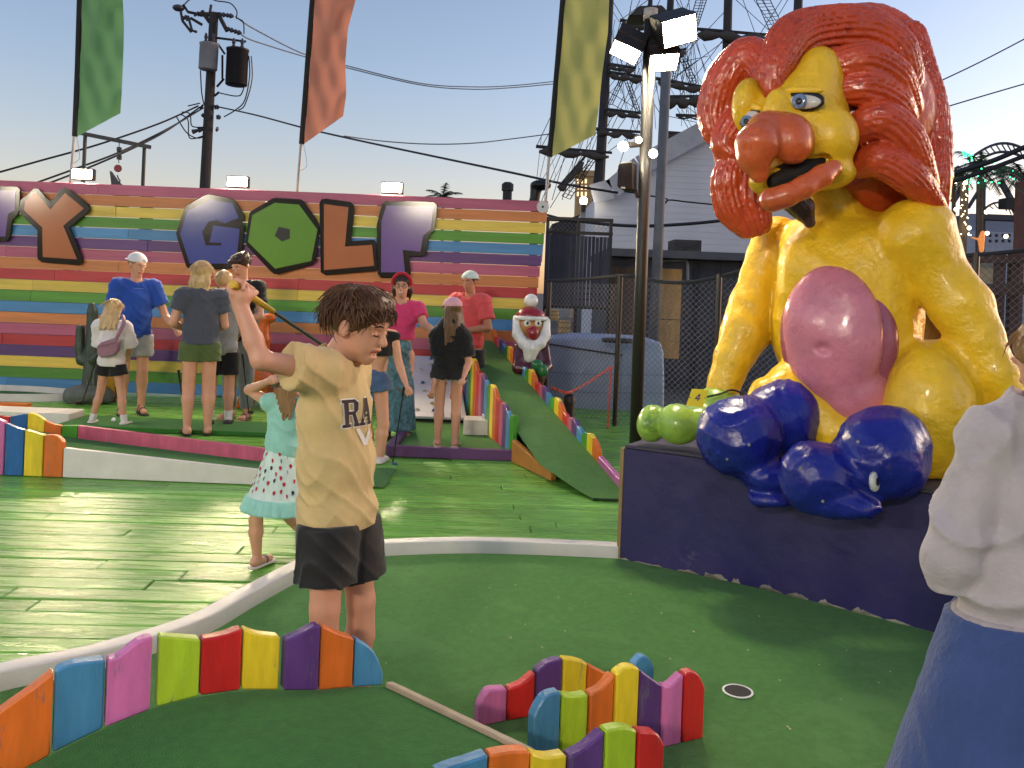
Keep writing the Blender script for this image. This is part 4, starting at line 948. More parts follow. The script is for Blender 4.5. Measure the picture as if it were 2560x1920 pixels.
# ---- the boy with raised arm
def boy_extra(F, j, hp, hh, RH, H):
    F.ell(hp(0,-.40,-.283), (.085*hh,.09*hh,.042*hh), .012*hh, RH, op='s')          # open mouth
    F.ell(hp(0,-.375,-.215), (.10*hh,.04*hh,.022*hh), .03*hh, RH); F.ell(hp(0,-.345,-.345), (.09*hh,.04*hh,.024*hh), .03*hh, RH)
CA, CBk = W(590,716,2.60), W(862,900,3.38)
cdir = (CBk-CA).normalized()
def boy_grip(F, j, H):
    c = j['wrR']; f0 = lerp(CA,CBk,0)+cdir*.035
    u = cdir; dwn = (c-f0); dwn = (dwn-u*dwn.dot(u)).normalized(); sd = u.cross(dwn)
    F.cone(c, f0+dwn*.026, .021, .027, .015, n=sd, sq=1.2); F.ell(f0+dwn*.018, (.036,.032,.030), .012)
    for i in range(4):
        ci = f0+u*((i-1.6)*.019); rr_ = .024
        P = [ci+rr_*(math.cos(math.radians(a_))*dwn+math.sin(math.radians(a_))*sd) for a_ in (20,95,165,235,290)]
        F.path(P, [.0090,.0094,.0088,.0082,.007], .002)
    P = [f0+dwn*.03-sd*.012-u*.01, f0+dwn*.012-sd*.030+u*.012, f0-dwn*.006-sd*.026+u*.040]
    F.path(P,[.012,.011,.009],.005)
top_b = dict(m=cloth('gold_tee', s(204,178,124), bump=.35, bs=18), sleeve=.52, fit=.018, hem=.462, loose=1.0, crease=.009, vox=.0066, flare=.010, neck=.20)
bot_b = dict(kind='shorts', m=cloth('black_shorts', s(34,33,35), rough=.6, bump=.5, bs=14), len=.66, fit=.024, flare=.012, waist=.56, vox=.007, legk=.004)
bbase = Vector((W(850,1300,2.85).x, 2.86, .012))
bJ = dict(pel=W(843,1275,2.85), che=W(838,1020,2.85), nb=W(836,905,2.865), hd=W(896,818,2.86), shR=W(806,930,2.745), elR=W(652,900,2.60), wrR=W(601,765,2.62),
  shL=W(872,925,2.97), elL=W(858,1060,3.08), wrL=W(848,1170,3.13), hipR=W(822,1320,2.79), hipL=W(878,1320,2.91), knR=W(812,1520,2.78), knL=W(902,1500,2.92), anR=W(800,1785,2.80), anL=W(902,1775,2.95))
boy, j_, hp_, hh_ = person('boy in gold T-shirt and black shorts swinging a club behind his neck', bbase, 1.5, 62, bJ, hyaw=10, hpitch=14, hk=1.13, slim=.93, top=top_b, bottom=bot_b, shoe=dict(kind='sneaker', m=mat('shoe_grey', s(120,120,124), .7)), hair=dict(style='none', m=H_brown), vox=.0062, extra=boy_extra, grip=boy_grip, fistR=True, face='down')
# his thick layered hair: cap plus many locks
q = SDF(); hp, hh = hp_, hh_
RHb = rotz(math.radians(72))@rotx(math.radians(14))
q.ell(hp(0,.07,.20), (.405*hh,.475*hh,.40*hh), .03*hh, RHb); q.ell(hp(0,-.20,.36),(.33*hh,.22*hh,.18*hh),.08*hh,RHb)
def hgr(D,X,Y,Z):
    a_ = np.arctan2(Y-hp(0,.07,0).y, X-hp(0,.07,0).x); return D+.010*hh*np.sin(46*a_+6*np.sin((Z-hp(0,0,0).z)/hh*4))
q.fn(hgr)
q.cut(hp(0,-.36,.16), Vector(RHb@np.array((0,-.62,-.78))), .05*hh); q.cut(hp(0,0,-.30), Vector(RHb@np.array((0,-.25,-1))), .04*hh)
for sx in (-1,1): q.ell(hp(.42*sx,.03,-.06),(.13*hh,.13*hh,.20*hh),.03*hh,RHb,op='s')
q.build('hair', .0065, H_brown, boy)
mb = MB()
for k in range(1500):
    a_ = NR.uniform(0,2*math.pi); el_ = math.asin(NR.uniform(-.35,1)); d_ = np.array((math.cos(a_)*math.cos(el_), math.sin(a_)*math.cos(el_), math.sin(el_)))
    p_ = np.array((0,.07,.20))+d_*np.array((.405,.475,.40))
    if p_[1] < -.26 and p_[2] < .33: continue
    if d_[1] < .25 and p_[2] < .10: continue
    if abs(p_[0]) > .22 and -.2 < p_[1] < .26 and p_[2] < .30: continue
    fw = max(0,-d_[1]+.35)
    dn = np.array((d_[0]*.25, -.75*fw+.25*max(0,d_[1]), -.85 if p_[2] < .42 else -.2-.25*fw)); dn -= d_*(dn@d_)*.8; dn /= np.linalg.norm(dn); L_ = NR.uniform(.16,.34)
    e_ = p_+dn*L_
    if e_[1] < -.30 and e_[2] < .12: L_ *= .5
    if e_[2] < -.28: L_ *= .4
    side = np.cross(dn,d_)*NR.normal(0,.06); lift = NR.uniform(.008,.045)
    P = [hp(*(p_-d_*.02)), hp(*(p_+dn*L_*.35+d_*lift+side)), hp(*(p_+dn*L_*.7+d_*lift*.8+side*1.6)), hp(*(p_+dn*L_-d_*.01+side*2.2))]
    mb.tube(P, [.007*hh,.011*hh,.009*hh,.0015*hh], 3)
mb.build('hair_locks', H_brown, boy, smooth=True)
tee = top_b['obj']; bfr = Vector(rotz(math.radians(62))@np.array((0,-1,0))); bax = Vector(rotz(math.radians(62))@np.array((1,0,0)))
# chest print: RA... and a white emblem
dirp = -bfr; og = W(905,1028,2.75)
def rc_(x0,y0,x1,y1): return [(x0,y0),(x1,y0),(x1,y1),(x0,y1)]
Rg = [rc_(-.42,-.45,-.22,.45), rc_(-.5,-.5,-.12,-.39), rc_(-.5,.39,-.2,.5), rc_(-.23,.38,.06,.5), [(.0,.06),(.06,-.02),(.19,.1),(.19,.38),(.06,.5),(.0,.42)], rc_(-.23,-.05,.07,.07), [(-.08,-.04),(.08,-.04),(.25,-.42),(.06,-.42)], rc_(.02,-.5,.30,-.39)]
Ag = [[(.38,-.42),(.51,-.42),(.70,.5),(.58,.5)], [(.62,.5),(.76,.5),(.99,-.42),(.81,-.42)], rc_(.50,-.2,.86,-.08), rc_(.32,-.5,.60,-.39), rc_(.74,-.5,1.06,-.39)]
def fat(P, g):
    out = []
    for p in P:
        cx_ = sum(x for x,y in p)/len(p); cy_ = sum(y for x,y in p)/len(p)
        out.append([(x+(g if x > cx_ else -g), y+(g if y > cy_ else -g)) for x,y in p])
    return out
def sc2(P,k,ox=0,oy=0): return [[(x*k+ox,y*k+oy) for x,y in p] for p in P]
LS = .088
ogp = j_['che']+bfr*.0+Vector((0,0,.0)); ogp.z = W(905,1030,2.8).z
ch0 = -.035
for P in (Rg,Ag):
    for i_,p_ in enumerate(P):
        Vw,Fw = polymesh(sc2([p_],LS,ch0),1); decal('print_letter', tee, tee, Vw, Fw, ogp, bax, Vector((0,0,1)), dirp, mat('print_maroon', s(42,26,28), .7, .05), .0050+.00012*i_)
        Vw,Fw = polymesh(sc2(fat([p_],.045),LS,ch0),1); decal('print_outline', tee, tee, Vw, Fw, ogp, bax, Vector((0,0,1)), dirp, mat('print_white', s(225,220,210), .7, .05), .003+.00012*i_)
Vw,Fw = polymesh(sc2([[(.15,-.60),(.55,-1.25),(.75,-1.25),(1.0,-.75),(.9,-.65),(.66,-1.0),(.36,-.60)]],LS,ch0),3); decal('print_emblem', tee, tee, Vw, Fw, ogp, bax, Vector((0,0,1)), dirp, mat('print_white', s(225,220,210)), .003)
Vw,Fw = textmesh('AND', .034); decal('print_word', tee, tee, [(x+.060,y-.092) for x,y in Vw], Fw, ogp, bax, Vector((0,0,1)), dirp, mat('print_white', s(225,220,210)), .004)
club('putter with yellow grip held behind the boy\'s neck', CA-cdir*.02, W(862,900,3.38), (.02,.01,.09), .30, mat('grip_yellow', s(206,164,40), .6, .15, 30, .2, 60), M_steel)
# ---- small girl in the strawberry dress
sb = Vector((W(690,1200,4.49).x, 4.47, .003)); D = 4.47
gJ = dict(pel=W(700,1165,D), che=W(712,1040,D), nb=W(722,985,D), hd=W(735,925,D), shR=W(766,1000,D-.02), elR=W(790,1000,D+.1), wrR=W(770,945,D+.12), shL=W(672,1005,D-.02), elL=W(622,975,D+.06), wrL=W(668,955,D-.1),
  hipL=W(668,1190,D), knL=W(640,1300,D), anL=W(643,1392,D+.02), hipR=W(735,1190,D), knR=W(712,1270,D+.05), anR=W(765,1340,D+.25))
M_straw = None
tp = dict(m=cloth('mint', s(150,205,190)), sleeve=0, fit=.008, hem=.50, neck=-.1, fold=.002, loose=.6, name='bodice')
bt2 = dict(kind='skirt', m=cloth('strawberry', s(205,222,212)), len=.315, w=(.085,.165), waist=.60, pleats=22, name='skirt', vox=.009)
gs, j2, hp2, hh2 = person('small girl in mint dress with strawberry skirt walking on the deck', sb, 1.12, 150, gJ, hyaw=-20, hpitch=5, hk=1.25, slim=.92, top=tp, bottom=bt2, shoe=dict(kind='sandal', m=mat('sandal_white', s(210,200,196), .6), sm=mat('sandal_purple', s(90,70,100), .6), straps=((.60,.74),)), hair=dict(style='long', m=H_lb, len=.75, wide=1.25, n=160), vox=.008, face=False)
sk_ = bt2['obj']
SV = np.array([tuple(v.co+wloc(gs)) for v in sk_.data.vertices]); SN = np.array([tuple(v.normal) for v in sk_.data.vertices])
zlo, zhi = SV[:,2].min(), SV[:,2].max(); placed = []
M_sr, M_sg = mat('berry_red', s(176,44,52), .8, .1), mat('berry_dark', s(52,48,54), .8, .1)
for i in NR.permutation(len(SV)):
    if SN[i][1] > .35 or SV[i][2] < zlo+.07 or SV[i][2] > zhi-.03: continue
    if any(np.linalg.norm(SV[i]-q_) < .033 for q_ in placed): continue
    placed.append(SV[i]); n_ = Vector(SN[i]).normalized(); u = n_.cross(Vector((0,0,1))).normalized(); v = u.cross(n_); u, v = (u*math.cos(i)+v*math.sin(i)*.4), v
    r_ = .0125; P = [Vector(SV[i])+n_*.003+u*(r_*a_*.85)+v*(r_*b_) for a_,b_ in ((0,-1.1),(.75,-.3),(.8,.45),(.3,.85),(-.3,.85),(-.8,.45),(-.75,-.3))]
    obj('berry_print', P, [tuple(range(7))], M_sr if len(placed)%4 else M_sg, sk_)
    if len(placed) > 150: break
rf = SDF(); c0 = Vector((j2['pel'].x,j2['pel'].y,zlo+.045)); 
rf.cone(c0, c0+Vector((0,0,-.075)), .165*1.12, .195*1.12, .01, cap=True, n=Vector(rotz(math.radians(150))@np.array((0,-1,0))), sq=1.2, gv=(26,.07,(1,0,0))); rf.cut(c0+Vector((0,0,.0)),(0,0,1)); rf.build('ruffle', .009, cloth('mint', s(150,205,190)), sk_)
# ---- person in the grey sweatshirt at the right edge
D = 2.2; wb = Vector((W(2560,1200,D).x+.02, D, .012))
wJ = dict(pel=W(2540,1600,D), che=W(2600,1230,D), nb=W(2630,1020,D), hd=W(2632,905,D-.03), shL=W(2490,1100,D), elL=W(2378,1395,D-.02), wrL=W(2470,1440,D+.26), shR=W(2740,1110,D), elR=W(2800,1380,D+.1), wrR=W(2700,1460,D+.28),
  hipL=W(2490,1640,D), hipR=W(2600,1640,D), knL=(.06,-.02,.28), knR=(-.06,-.02,.28))
tp = dict(m=cloth('grey_sweat', s(178,168,170), bump=.8, bs=24), sleeve=1.9, fit=.034, hem=.452, loose=1.3, crease=.022, wl=.19, vox=.0085, name='sweatshirt', neck=.3)
bt3 = dict(kind='skirt', m=cloth('navy_skirt', s(62,80,130), bump=.6, bs=60), len=.03, w=(.12,.25), waist=.47, pleats=7, name='skirt')
pw, j3, hp3, hh3 = person('person in light grey sweatshirt and blue skirt, back turned, cut by the right edge', wb, 1.52, 195, wJ, hyaw=0, hpitch=20, hk=1.05, slim=1.0, top=tp, bottom=bt3, shoe=dict(kind='sneaker', m=mat('shoe_grey', s(120,120,124))), hair=dict(style='long', m=H_lb, len=.15, n=200), vox=.010, face=False)
hzb = wb.z+.452*1.52
hbnd = SDF(); cpt = lerp(j3['pel'],j3['che'],.02); RYp = rotz(math.radians(195))
hbnd.ell((cpt.x,cpt.y,hzb+.03), (.086*1.52*1.08+.030,.060*1.52+.036,.30), .01, RYp); hbnd.cut((0,0,hzb+.035),(0,0,1)); hbnd.cut((0,0,hzb-.022),(0,0,-1))
hbnd.build('hem_band', .008, cloth('grey_rib', s(170,160,162), bump=1.0, bs=70), tp['obj'])
# ---- walkers by the wall
def at(px, py): g_ = G(px,py); return Vector((g_.x,g_.y,.004))
M_sand = mat('sandal_black', s(38,32,32), .6)
b = at(328,1036)
tp = dict(m=cloth('royal_blue', s(36,74,160)), sleeve=.62, fit=.018, hem=.475, fold=.004)
person('man in blue T-shirt and white backwards cap holding out his hand', b, 1.76, 30, dict(elL=(.175,-.01,.615), wrL=(.215,-.12,.545), elR=(-.135,.0,.62), wrR=(-.10,-.08,.50)), hyaw=30, hpitch=16, slim=.95, top=tp, bottom=dict(kind='shorts', m=cloth('light_grey', s(150,152,152)), len=.62, waist=.54), shoe=dict(kind='sandal', m=M_sand), hair=dict(style='short', m=H_lb, n=40), hat=dict(m=mat('cap_white', s(215,214,216), .8, .05), brim=-1, gap=1))
Vw,Fw = textmesh('~~~', .05); decal('chest_logo', tp['obj'], tp['obj'], Vw, Fw, tp['obj'].parent.location+Vector((.06,0,1.36)), Vector((1,0,0)), Vector((0,0,1)), Vector((0,1,0)), mat('logo_pale', s(130,150,200), .8, .02))
b = at(272,1068); D = b.y
tp = dict(m=cloth('white_tee', s(222,214,214)), sleeve=.85, fit=.026, hem=.485, fold=.005, flare=.02)
kid, j5, _, _ = person('girl in oversized white T-shirt with mauve bag, legs apart at the ball', b, 1.25, 176, dict(hipR=(.05,0,.5), hipL=(-.05,0,.5), knL=(-.085,-.01,.275), anL=(-.135,.01,.046), knR=(.085,-.01,.275), anR=(.13,.01,.046), shR=(-.105,0,.79)) and dict(knL=(.085,-.01,.275), anL=(.135,.01,.046), knR=(-.085,-.01,.275), anR=(-.13,.01,.046), elR=(-.12,-.06,.62), wrR=(-.05,-.15,.55), elL=(.12,-.06,.62), wrL=(.05,-.15,.55)), hpitch=24, hk=1.18, slim=.9, top=tp, bottom=dict(kind='shorts', m=cloth('black', s(30,29,31)), len=.38, fit=.016, waist=.53), shoe=dict(kind='sneaker', m=mat('shoe_white', s(214,206,198), .6), sock=.26, sm=cloth('sock_white', s(220,216,212))), hair=dict(style='long', m=H_blonde, len=.55, n=120), face=False)
Vw,Fw = textmesh('Jooo', .085); decal('back_print', tp['obj'], tp['obj'], Vw, Fw, Vector((W(283,815,D).x,D,W(283,815,D).z-.01)), Vector((1,0,0)), Vector((0,0,1)), Vector((0,1,0)), mat('print_lilac', s(150,140,180), .8, .02))
yb = D-.20; bag = thing('sling_bag', W(268,868,yb), 'mauve sling bag on the back of the girl in white', 'bag')
BP = [W(241,866,yb),W(252,856,yb),W(283,846,yb),W(294,853,yb),W(293,876,yb),W(283,888,yb),W(252,895,yb),W(243,888,yb)]
M_bag = cloth('mauve', s(150,110,124), rough=.6)
MB().prism(BP, (0,.08,0)).build('pouch', M_bag, bag, .012, seg=2)
MB().tube([W(244,868,yb-.004),W(268,862,yb-.008),W(291,855,yb-.004)], .004, 4).build('zip', mat('zip_dark', s(90,64,74), .5), bag)
MB().tube(catmull([W(288,852,yb+.02),W(300,830,yb+.02),W(310,806,yb+.06),W(306,790,yb+.14)],5), .02, 6).build('strap', M_bag, bag)
club('putter held by the girl in the white T-shirt', W(243,890,D-.05), W(206,1006,D+.3), (-.05,-.05,0))
b = at(492,1088)
tp = dict(m=cloth('charcoal_tee', s(74,78,90)), sleeve=.5, fit=.014, hem=.52, fold=.004)
person('woman with shoulder-length blonde hair, charcoal top and olive shorts', b, 1.68, 205, dict(elL=(.15,-.0,.64), wrL=(.08,-.12,.60), elR=(-.13,-.02,.63), wrR=(-.05,-.13,.58)), hyaw=-35, hpitch=4, slim=1.02, top=tp, bottom=dict(kind='shorts', m=cloth('olive', s(82,98,56)), len=.32, fit=.012, flare=.012, waist=.56), shoe=dict(kind='sandal', m=M_sand), hair=dict(style='long', m=H_blonde, len=.42, n=160), face=True)
club('putter standing by the blonde woman in olive shorts', W(446,925,8.2), W(463,1052,8.3), (.06,-.04,0))
b = at(547,1068)
person('boy in grey T-shirt and black shorts with white socks, back turned', b, 1.60, 195, dict(elL=(.13,-.04,.63), wrL=(.09,-.12,.58), elR=(-.13,-.04,.63), wrR=(-.09,-.12,.58)), hyaw=-30, slim=.92, top=dict(m=cloth('grey_tee', s(150,150,150)), sleeve=.6, fit=.018, hem=.46, fold=.004), bottom=dict(kind='shorts', m=cloth('black', s(30,29,31)), len=.72, fit=.02, waist=.54), shoe=dict(kind='sneaker', m=M_sand, sock=.28, sm=cloth('sock_white', s(220,216,212))), hair=dict(style='short', m=H_blonde, n=90), face=False)
b = at(592,1050)
person('tall teenager in black T-shirt and grey sweatpants looking down', b, 1.80, -12, dict(elR=(-.145,-.03,.63), wrR=(-.06,-.13,.62), elL=(.145,-.03,.63), wrL=(.06,-.13,.60)), hyaw=-18, hpitch=28, slim=.9, top=dict(m=cloth('black', s(30,29,31)), sleeve=.55, fit=.018, hem=.475, fold=.004), bottom=dict(kind='pants', m=cloth('sweatpants', s(122,126,126)), len=1.88, fit=.016, waist=.54), shoe=dict(kind='sandal', m=mat('sandal_brown', s(120,84,74), .6)), hair=dict(style='bushy', m=H_dk, fringe=.22, n=130))
MB().tube
club('putter held by the tall teenager in black', W(606,885,9.05), W(622,1030,9.1), (.05,-.03,0))
b = at(935,1158); D = b.y
tp = dict(m=cloth('black', s(30,29,31)), sleeve=0, fit=.008, hem=.57, fold=.002, loose=.3, neck=-.15, name='tank_top')
dw, j7, _, _ = person('young woman in black tank top and denim shorts, back turned behind the boy', b, 1.60, 176, dict(elR=W(996,905,D+.0), wrR=W(1013,955,D-.08), shR=W(984,838,D), nb=W(946,822,D), hd=W(962,768,D-.03), shL=W(905,835,D), che=W(943,870,D), pel=W(925,945,D), elL=W(880,900,D-.05), wrL=W(885,960,D-.1), hipR=W(950,955,D), hipL=W(905,955,D), knR=W(958,1060,D), anR=W(950,1143,D), knL=W(915,1060,D), anL=W(930,1143,D+.1)), hpitch=25, slim=.9, top=tp, bottom=dict(kind='shorts', m=cloth('denim', s(70,92,126), bump=.5, bs=40, var=.25), len=.20, fit=.014, flare=.012, waist=.60), shoe=dict(kind='sneaker', m=mat('shoe_white', s(214,206,198))), hair=dict(style='long', m=H_lb, len=.30, n=100), face=False)
club('putter held by the young woman in denim shorts', W(1010,968,D-.12), W(981,1160,D-.02), (.04,-.03,0), .12, None, mat('putter_blue', s(60,90,130), .4))
b = at(990,1094); D = b.y
pt = dict(m=cloth('pink_top', s(206,62,108)), sleeve=.55, fit=.012, hem=.60, fold=.003, loose=.5)
bt4 = dict(kind='skirt', m=mat('skirt_floral', s(84,122,132), .8, .55, 22, .3, 30, wear=(s(150,100,96),.62,14)), len=.05, w=(.075,.12), waist=.66, pleats=14, name='skirt')
lady, j8, hp8, hh8 = person('smiling woman in pink top, red headband and long teal patterned skirt', b, 1.63, 10, dict(elL=W(1060,812,D-.05), wrL=W(1092,832,D-.12), elR=(-.14,.0,.63), wrR=(-.08,-.1,.56)), hyaw=-8, hpitch=4, top=pt, bottom=bt4, shoe=dict(kind='sandal', m=M_sand), hair=dict(style='long', m=H_dk, len=.02, n=60))
hb = SDF(); 
for k in range(14):
    a0, a1 = math.radians(-10+k*200/14), math.radians(-10+(k+1)*200/14)
    hb.cone(hp8(.40*math.cos(a0),-.10,.15+.42*math.sin(a0)), hp8(.40*math.cos(a1),-.10,.15+.42*math.sin(a1)), .075*hh8,.075*hh8,.01)
hb.build('headband', .009, cloth('headband_red', s(176,32,52)), lady)
gl = MB()
for sx in (-1,1): gl.tube([hp8(.15*sx+.10*math.cos(t_),-.45,.02+.075*math.sin(t_)) for t_ in np.linspace(0,2*math.pi,13)], .012*hh8, 4)
gl.tube([hp8(-.05,-.46,.03),hp8(.05,-.46,.03)], .012*hh8, 4); gl.build('glasses', M_black, lady)
MB().tube([hp8(-.09,-.42,-.23),hp8(0,-.44,-.265),hp8(.09,-.42,-.23)], .018*hh8, 5).build('smile', mat('teeth', s(230,225,215), .3), lady)
b = Vector((W(1165,1000,9.75).x, 9.75, .055)); D = 9.75
person('man in coral T-shirt and pale backwards cap beside the ramp', b, 1.66, -25, dict(elL=(.16,-.02,.62), wrL=(.04,-.14,.60), elR=(-.15,.0,.62), wrR=(-.14,-.1,.52), anR=(-.09,-.05,.048)), hyaw=-5, hpitch=8, slim=1.08, skin=M_skin2, top=dict(m=cloth('coral', s(212,82,84)), sleeve=.68, fit=.02, hem=.45, fold=.004), bottom=dict(kind='shorts', m=cloth('dark_shorts', s(44,44,48)), len=.85, fit=.024, waist=.54), shoe=dict(kind='sneaker', m=M_sand), hair=dict(style='short', m=H_dk, n=30), hat=dict(m=mat('cap_mint', s(196,214,208), .8, .05), brim=-1, gap=1))
b = Vector((W(1120,1000,7.9).x, 7.9, .055)); D = 7.9
pk, j9, _, _ = person('girl in black outfit and pink cap with long wavy hair, back turned', b, 1.43, 182, dict(elL=W(1100,900,D-.02), wrL=W(1084,965,D-.08), shL=W(1092,842,D), shR=W(1160,845,D), elR=W(1172,905,D-.05), wrR=W(1160,940,D-.2), hd=W(1130,775,D)), hyaw=35, hpitch=6, hk=1.08, slim=.93, top=dict(m=cloth('black', s(30,29,31)), sleeve=.8, fit=.022, hem=.51, fold=.004), bottom=dict(kind='shorts', m=cloth('black_denim', s(40,39,42)), len=.28, fit=.016, waist=.55), shoe=dict(kind='sandal', m=mat('sandal_cream', s(206,184,156), .6)), hair=dict(style='long', m=BR('wavy', s(104,76,54)), len=.95, wide=1.3, n=200), hat=dict(m=mat('cap_pink', s(214,160,172), .8, .05), brim=1), face=False)
mb = MB()
for k in range(70):
    a_ = 2*math.pi*k/70; sd = 1 if k%2 else -1; c = lerp(j9['hipL'] if sd < 0 else j9['hipR'], j9['knL'] if sd < 0 else j9['knR'], .28)
    p_ = c+Vector((.098*math.cos(a_),.098*math.sin(a_),.004)); mb.tube([p_, p_+Vector((.003*math.cos(a_*7),0,-.016-.012*abs(math.sin(k*1.9))))], .003, 3)
mb.build('frayed_hem', mat('frayed_threads', s(170,166,160), .9), pk)
# ---- golf ball
gbp = W(284,1046,8.6); tag(obj('golf_ball', *uvball((gbp.x,8.6,.0665),(.0215,.0215,.0215)), mat('ball_white', s(225,235,240), .3), None, True), 'pale golf ball on the turf strip in front of the girl', 'golf ball')
# ================================================================== lamp post, speaker
D = 5.6; M_post = mat('post_bronze', s(20,18,17), .5, .15, 6)
pb_ = W(1589,1100,D); lp = thing('lamp_post', (pb_.x,D,0), 'dark lamp post with flood heads standing behind the plinth', 'lamp post', 'flood lamp posts')
pt_ = W(1626,50,D)
MB().tube([(pb_.x,D,.0),(pt_.x,D,pt_.z)], .040, 20).build('pole', M_post, lp, smooth=True)
MB().tube([(pt_.x,D,pt_.z),(pt_.x,D,pt_.z+.07)], .046, 20).build('cap', mat('pole_cap_grey', s(160,155,150), .5), lp, smooth=True)
def head(c, fw, up, w, h, dp, lit, tilt=0):
    c = Vector(c); fw = Vector(fw).normalized(); rt = fw.cross(Vector(up)).normalized(); u = rt.cross(fw)
    hd_ = MB().prism([c+rt*(w*.5*a)+u*(h*.5*b) for a,b in ((-1,-1),(1,-1),(1,1),(-1,1))], -fw*dp).build('flood_head', M_post, lp, .008)
    MB().prism([c+fw*.003+rt*(w*.44*a)+u*(h*.42*b) for a,b in ((-1,-1),(1,-1),(1,1),(-1,1))], fw*.004).build('lens', lit, hd_)
    for k in range(4):  # rim plates added to keep lens light off the pole
        cs_ = [(-1,-1),(1,-1),(1,1),(-1,1)]; a_, b_2 = cs_[k], cs_[(k+1)%4]; p_, q_ = c+rt*(w*.5*a_[0])+u*(h*.5*a_[1]), c+rt*(w*.5*b_2[0])+u*(h*.5*b_2[1])
        MB().prism([p_,q_,q_+fw*.07,p_+fw*.07], ((c-(p_+q_)/2).normalized())*.008).build('added_visor', M_post, hd_)
    return hd_
M_flood = mat('lit_flood_glass', (1.0,.84,.58), .4, 0, emit=300.0)
c = W(1688,72,D-.1)
head(c, (.35,-1,-.55), (-.35,0,1), .24, .18, .12, M_flood)
head(W(1572,112,D), (-.45,-.45,-1), (0,1,0), .20, .16, .08, M_flood); head(W(1655,138,D), (.1,-.6,-1), (0,1,0), .20, .16, .08, M_flood)
MB().beam(W(1540,100,D), W(1665,125,D), .03,.03).build('cross_arm', M_post, lp)
MB().prism([W(1570,40,D+.02),W(1600,14,D+.02),W(1655,12,D+.02),W(1680,38,D+.02)], (0,.2,0)).build('hood', M_post, lp, .006)
for (x,y,r_) in ((1558,366,.032),(1597,350,.02),(1633,384,.028)):
    c = W(x,y,D-.08); hs = MB().tube([c+Vector((0,.02,0)),c+Vector((0,.07,.02)),Vector((W(1610,y,D).x,D,c.z+.03))], [.03,.025,.012], 10).build('spot_head', M_post, lp)
    obj('bulb', *uvball(c,(r_,r_*.6,r_)), M_lamp2 if r_ < .03 else M_flood, hs, True)
sp = thing('loudspeaker', W(1570,480,D-.05), 'black outdoor loudspeaker fixed to the lamp post', 'loudspeaker')
P = [W(1545,412,D-.1),W(1552,406,D-.1),W(1582,403,D-.1),W(1581,474,D-.1),W(1550,472,D-.1),W(1542,466,D-.1)]
MB().prism(P, (.05,.14,0)).build('cabinet', mat('speaker_black', s(26,25,27), .75), sp, .01, seg=2)
MB().prism([W(1552,467,D-.103),W(1563,467,D-.103),W(1563,472,D-.103),W(1552,472,D-.103)], (0,-.002,0)).build('badge', mat('badge_silver', s(190,190,190), .4), sp)
MB().tube([W(1588,474,D-.02),W(1593,492,D-.02),(W(1605,490,D).x,D,W(1605,490,D).z)], .012, 8).build('bracket', M_dark, sp)
# ---- the other lamp posts of the course, behind the camera; the wall letters mirror their lamps
M_flood2 = mat('lit_flood_glass_warm', (1.0,.87,.66), .4, 0, emit=520.0)
for k,(x_,lb) in enumerate(((-2.85,'nearest'),(-10.4,'middle'),(-15.9,'farthest'))):
    q_ = thing('lamp_post', (x_,-6,0), 'dark flood lamp post behind the viewer, '+lb+' of the row mirrored in the wall letters', 'lamp post', 'flood lamp posts')
    MB().tube([(x_,-6,0),(x_,-6,4.2)], .045, 14).build('pole', M_post, q_, smooth=True)
    for sx in (-.28,.28):
        MB().box((x_+sx-.2,-6.02,4.2),(x_+sx+.2,-5.9,4.5)).build('flood_head', M_post, q_, .01); MB().box((x_+sx-.18,-5.899,4.22),(x_+sx+.18,-5.893,4.48)).build('lens', M_flood2, q_)
    MB().beam((x_-.45,-6.04,4.3),(x_+.45,-6.04,4.3),.04,.04).build('cross_arm', M_post, q_)
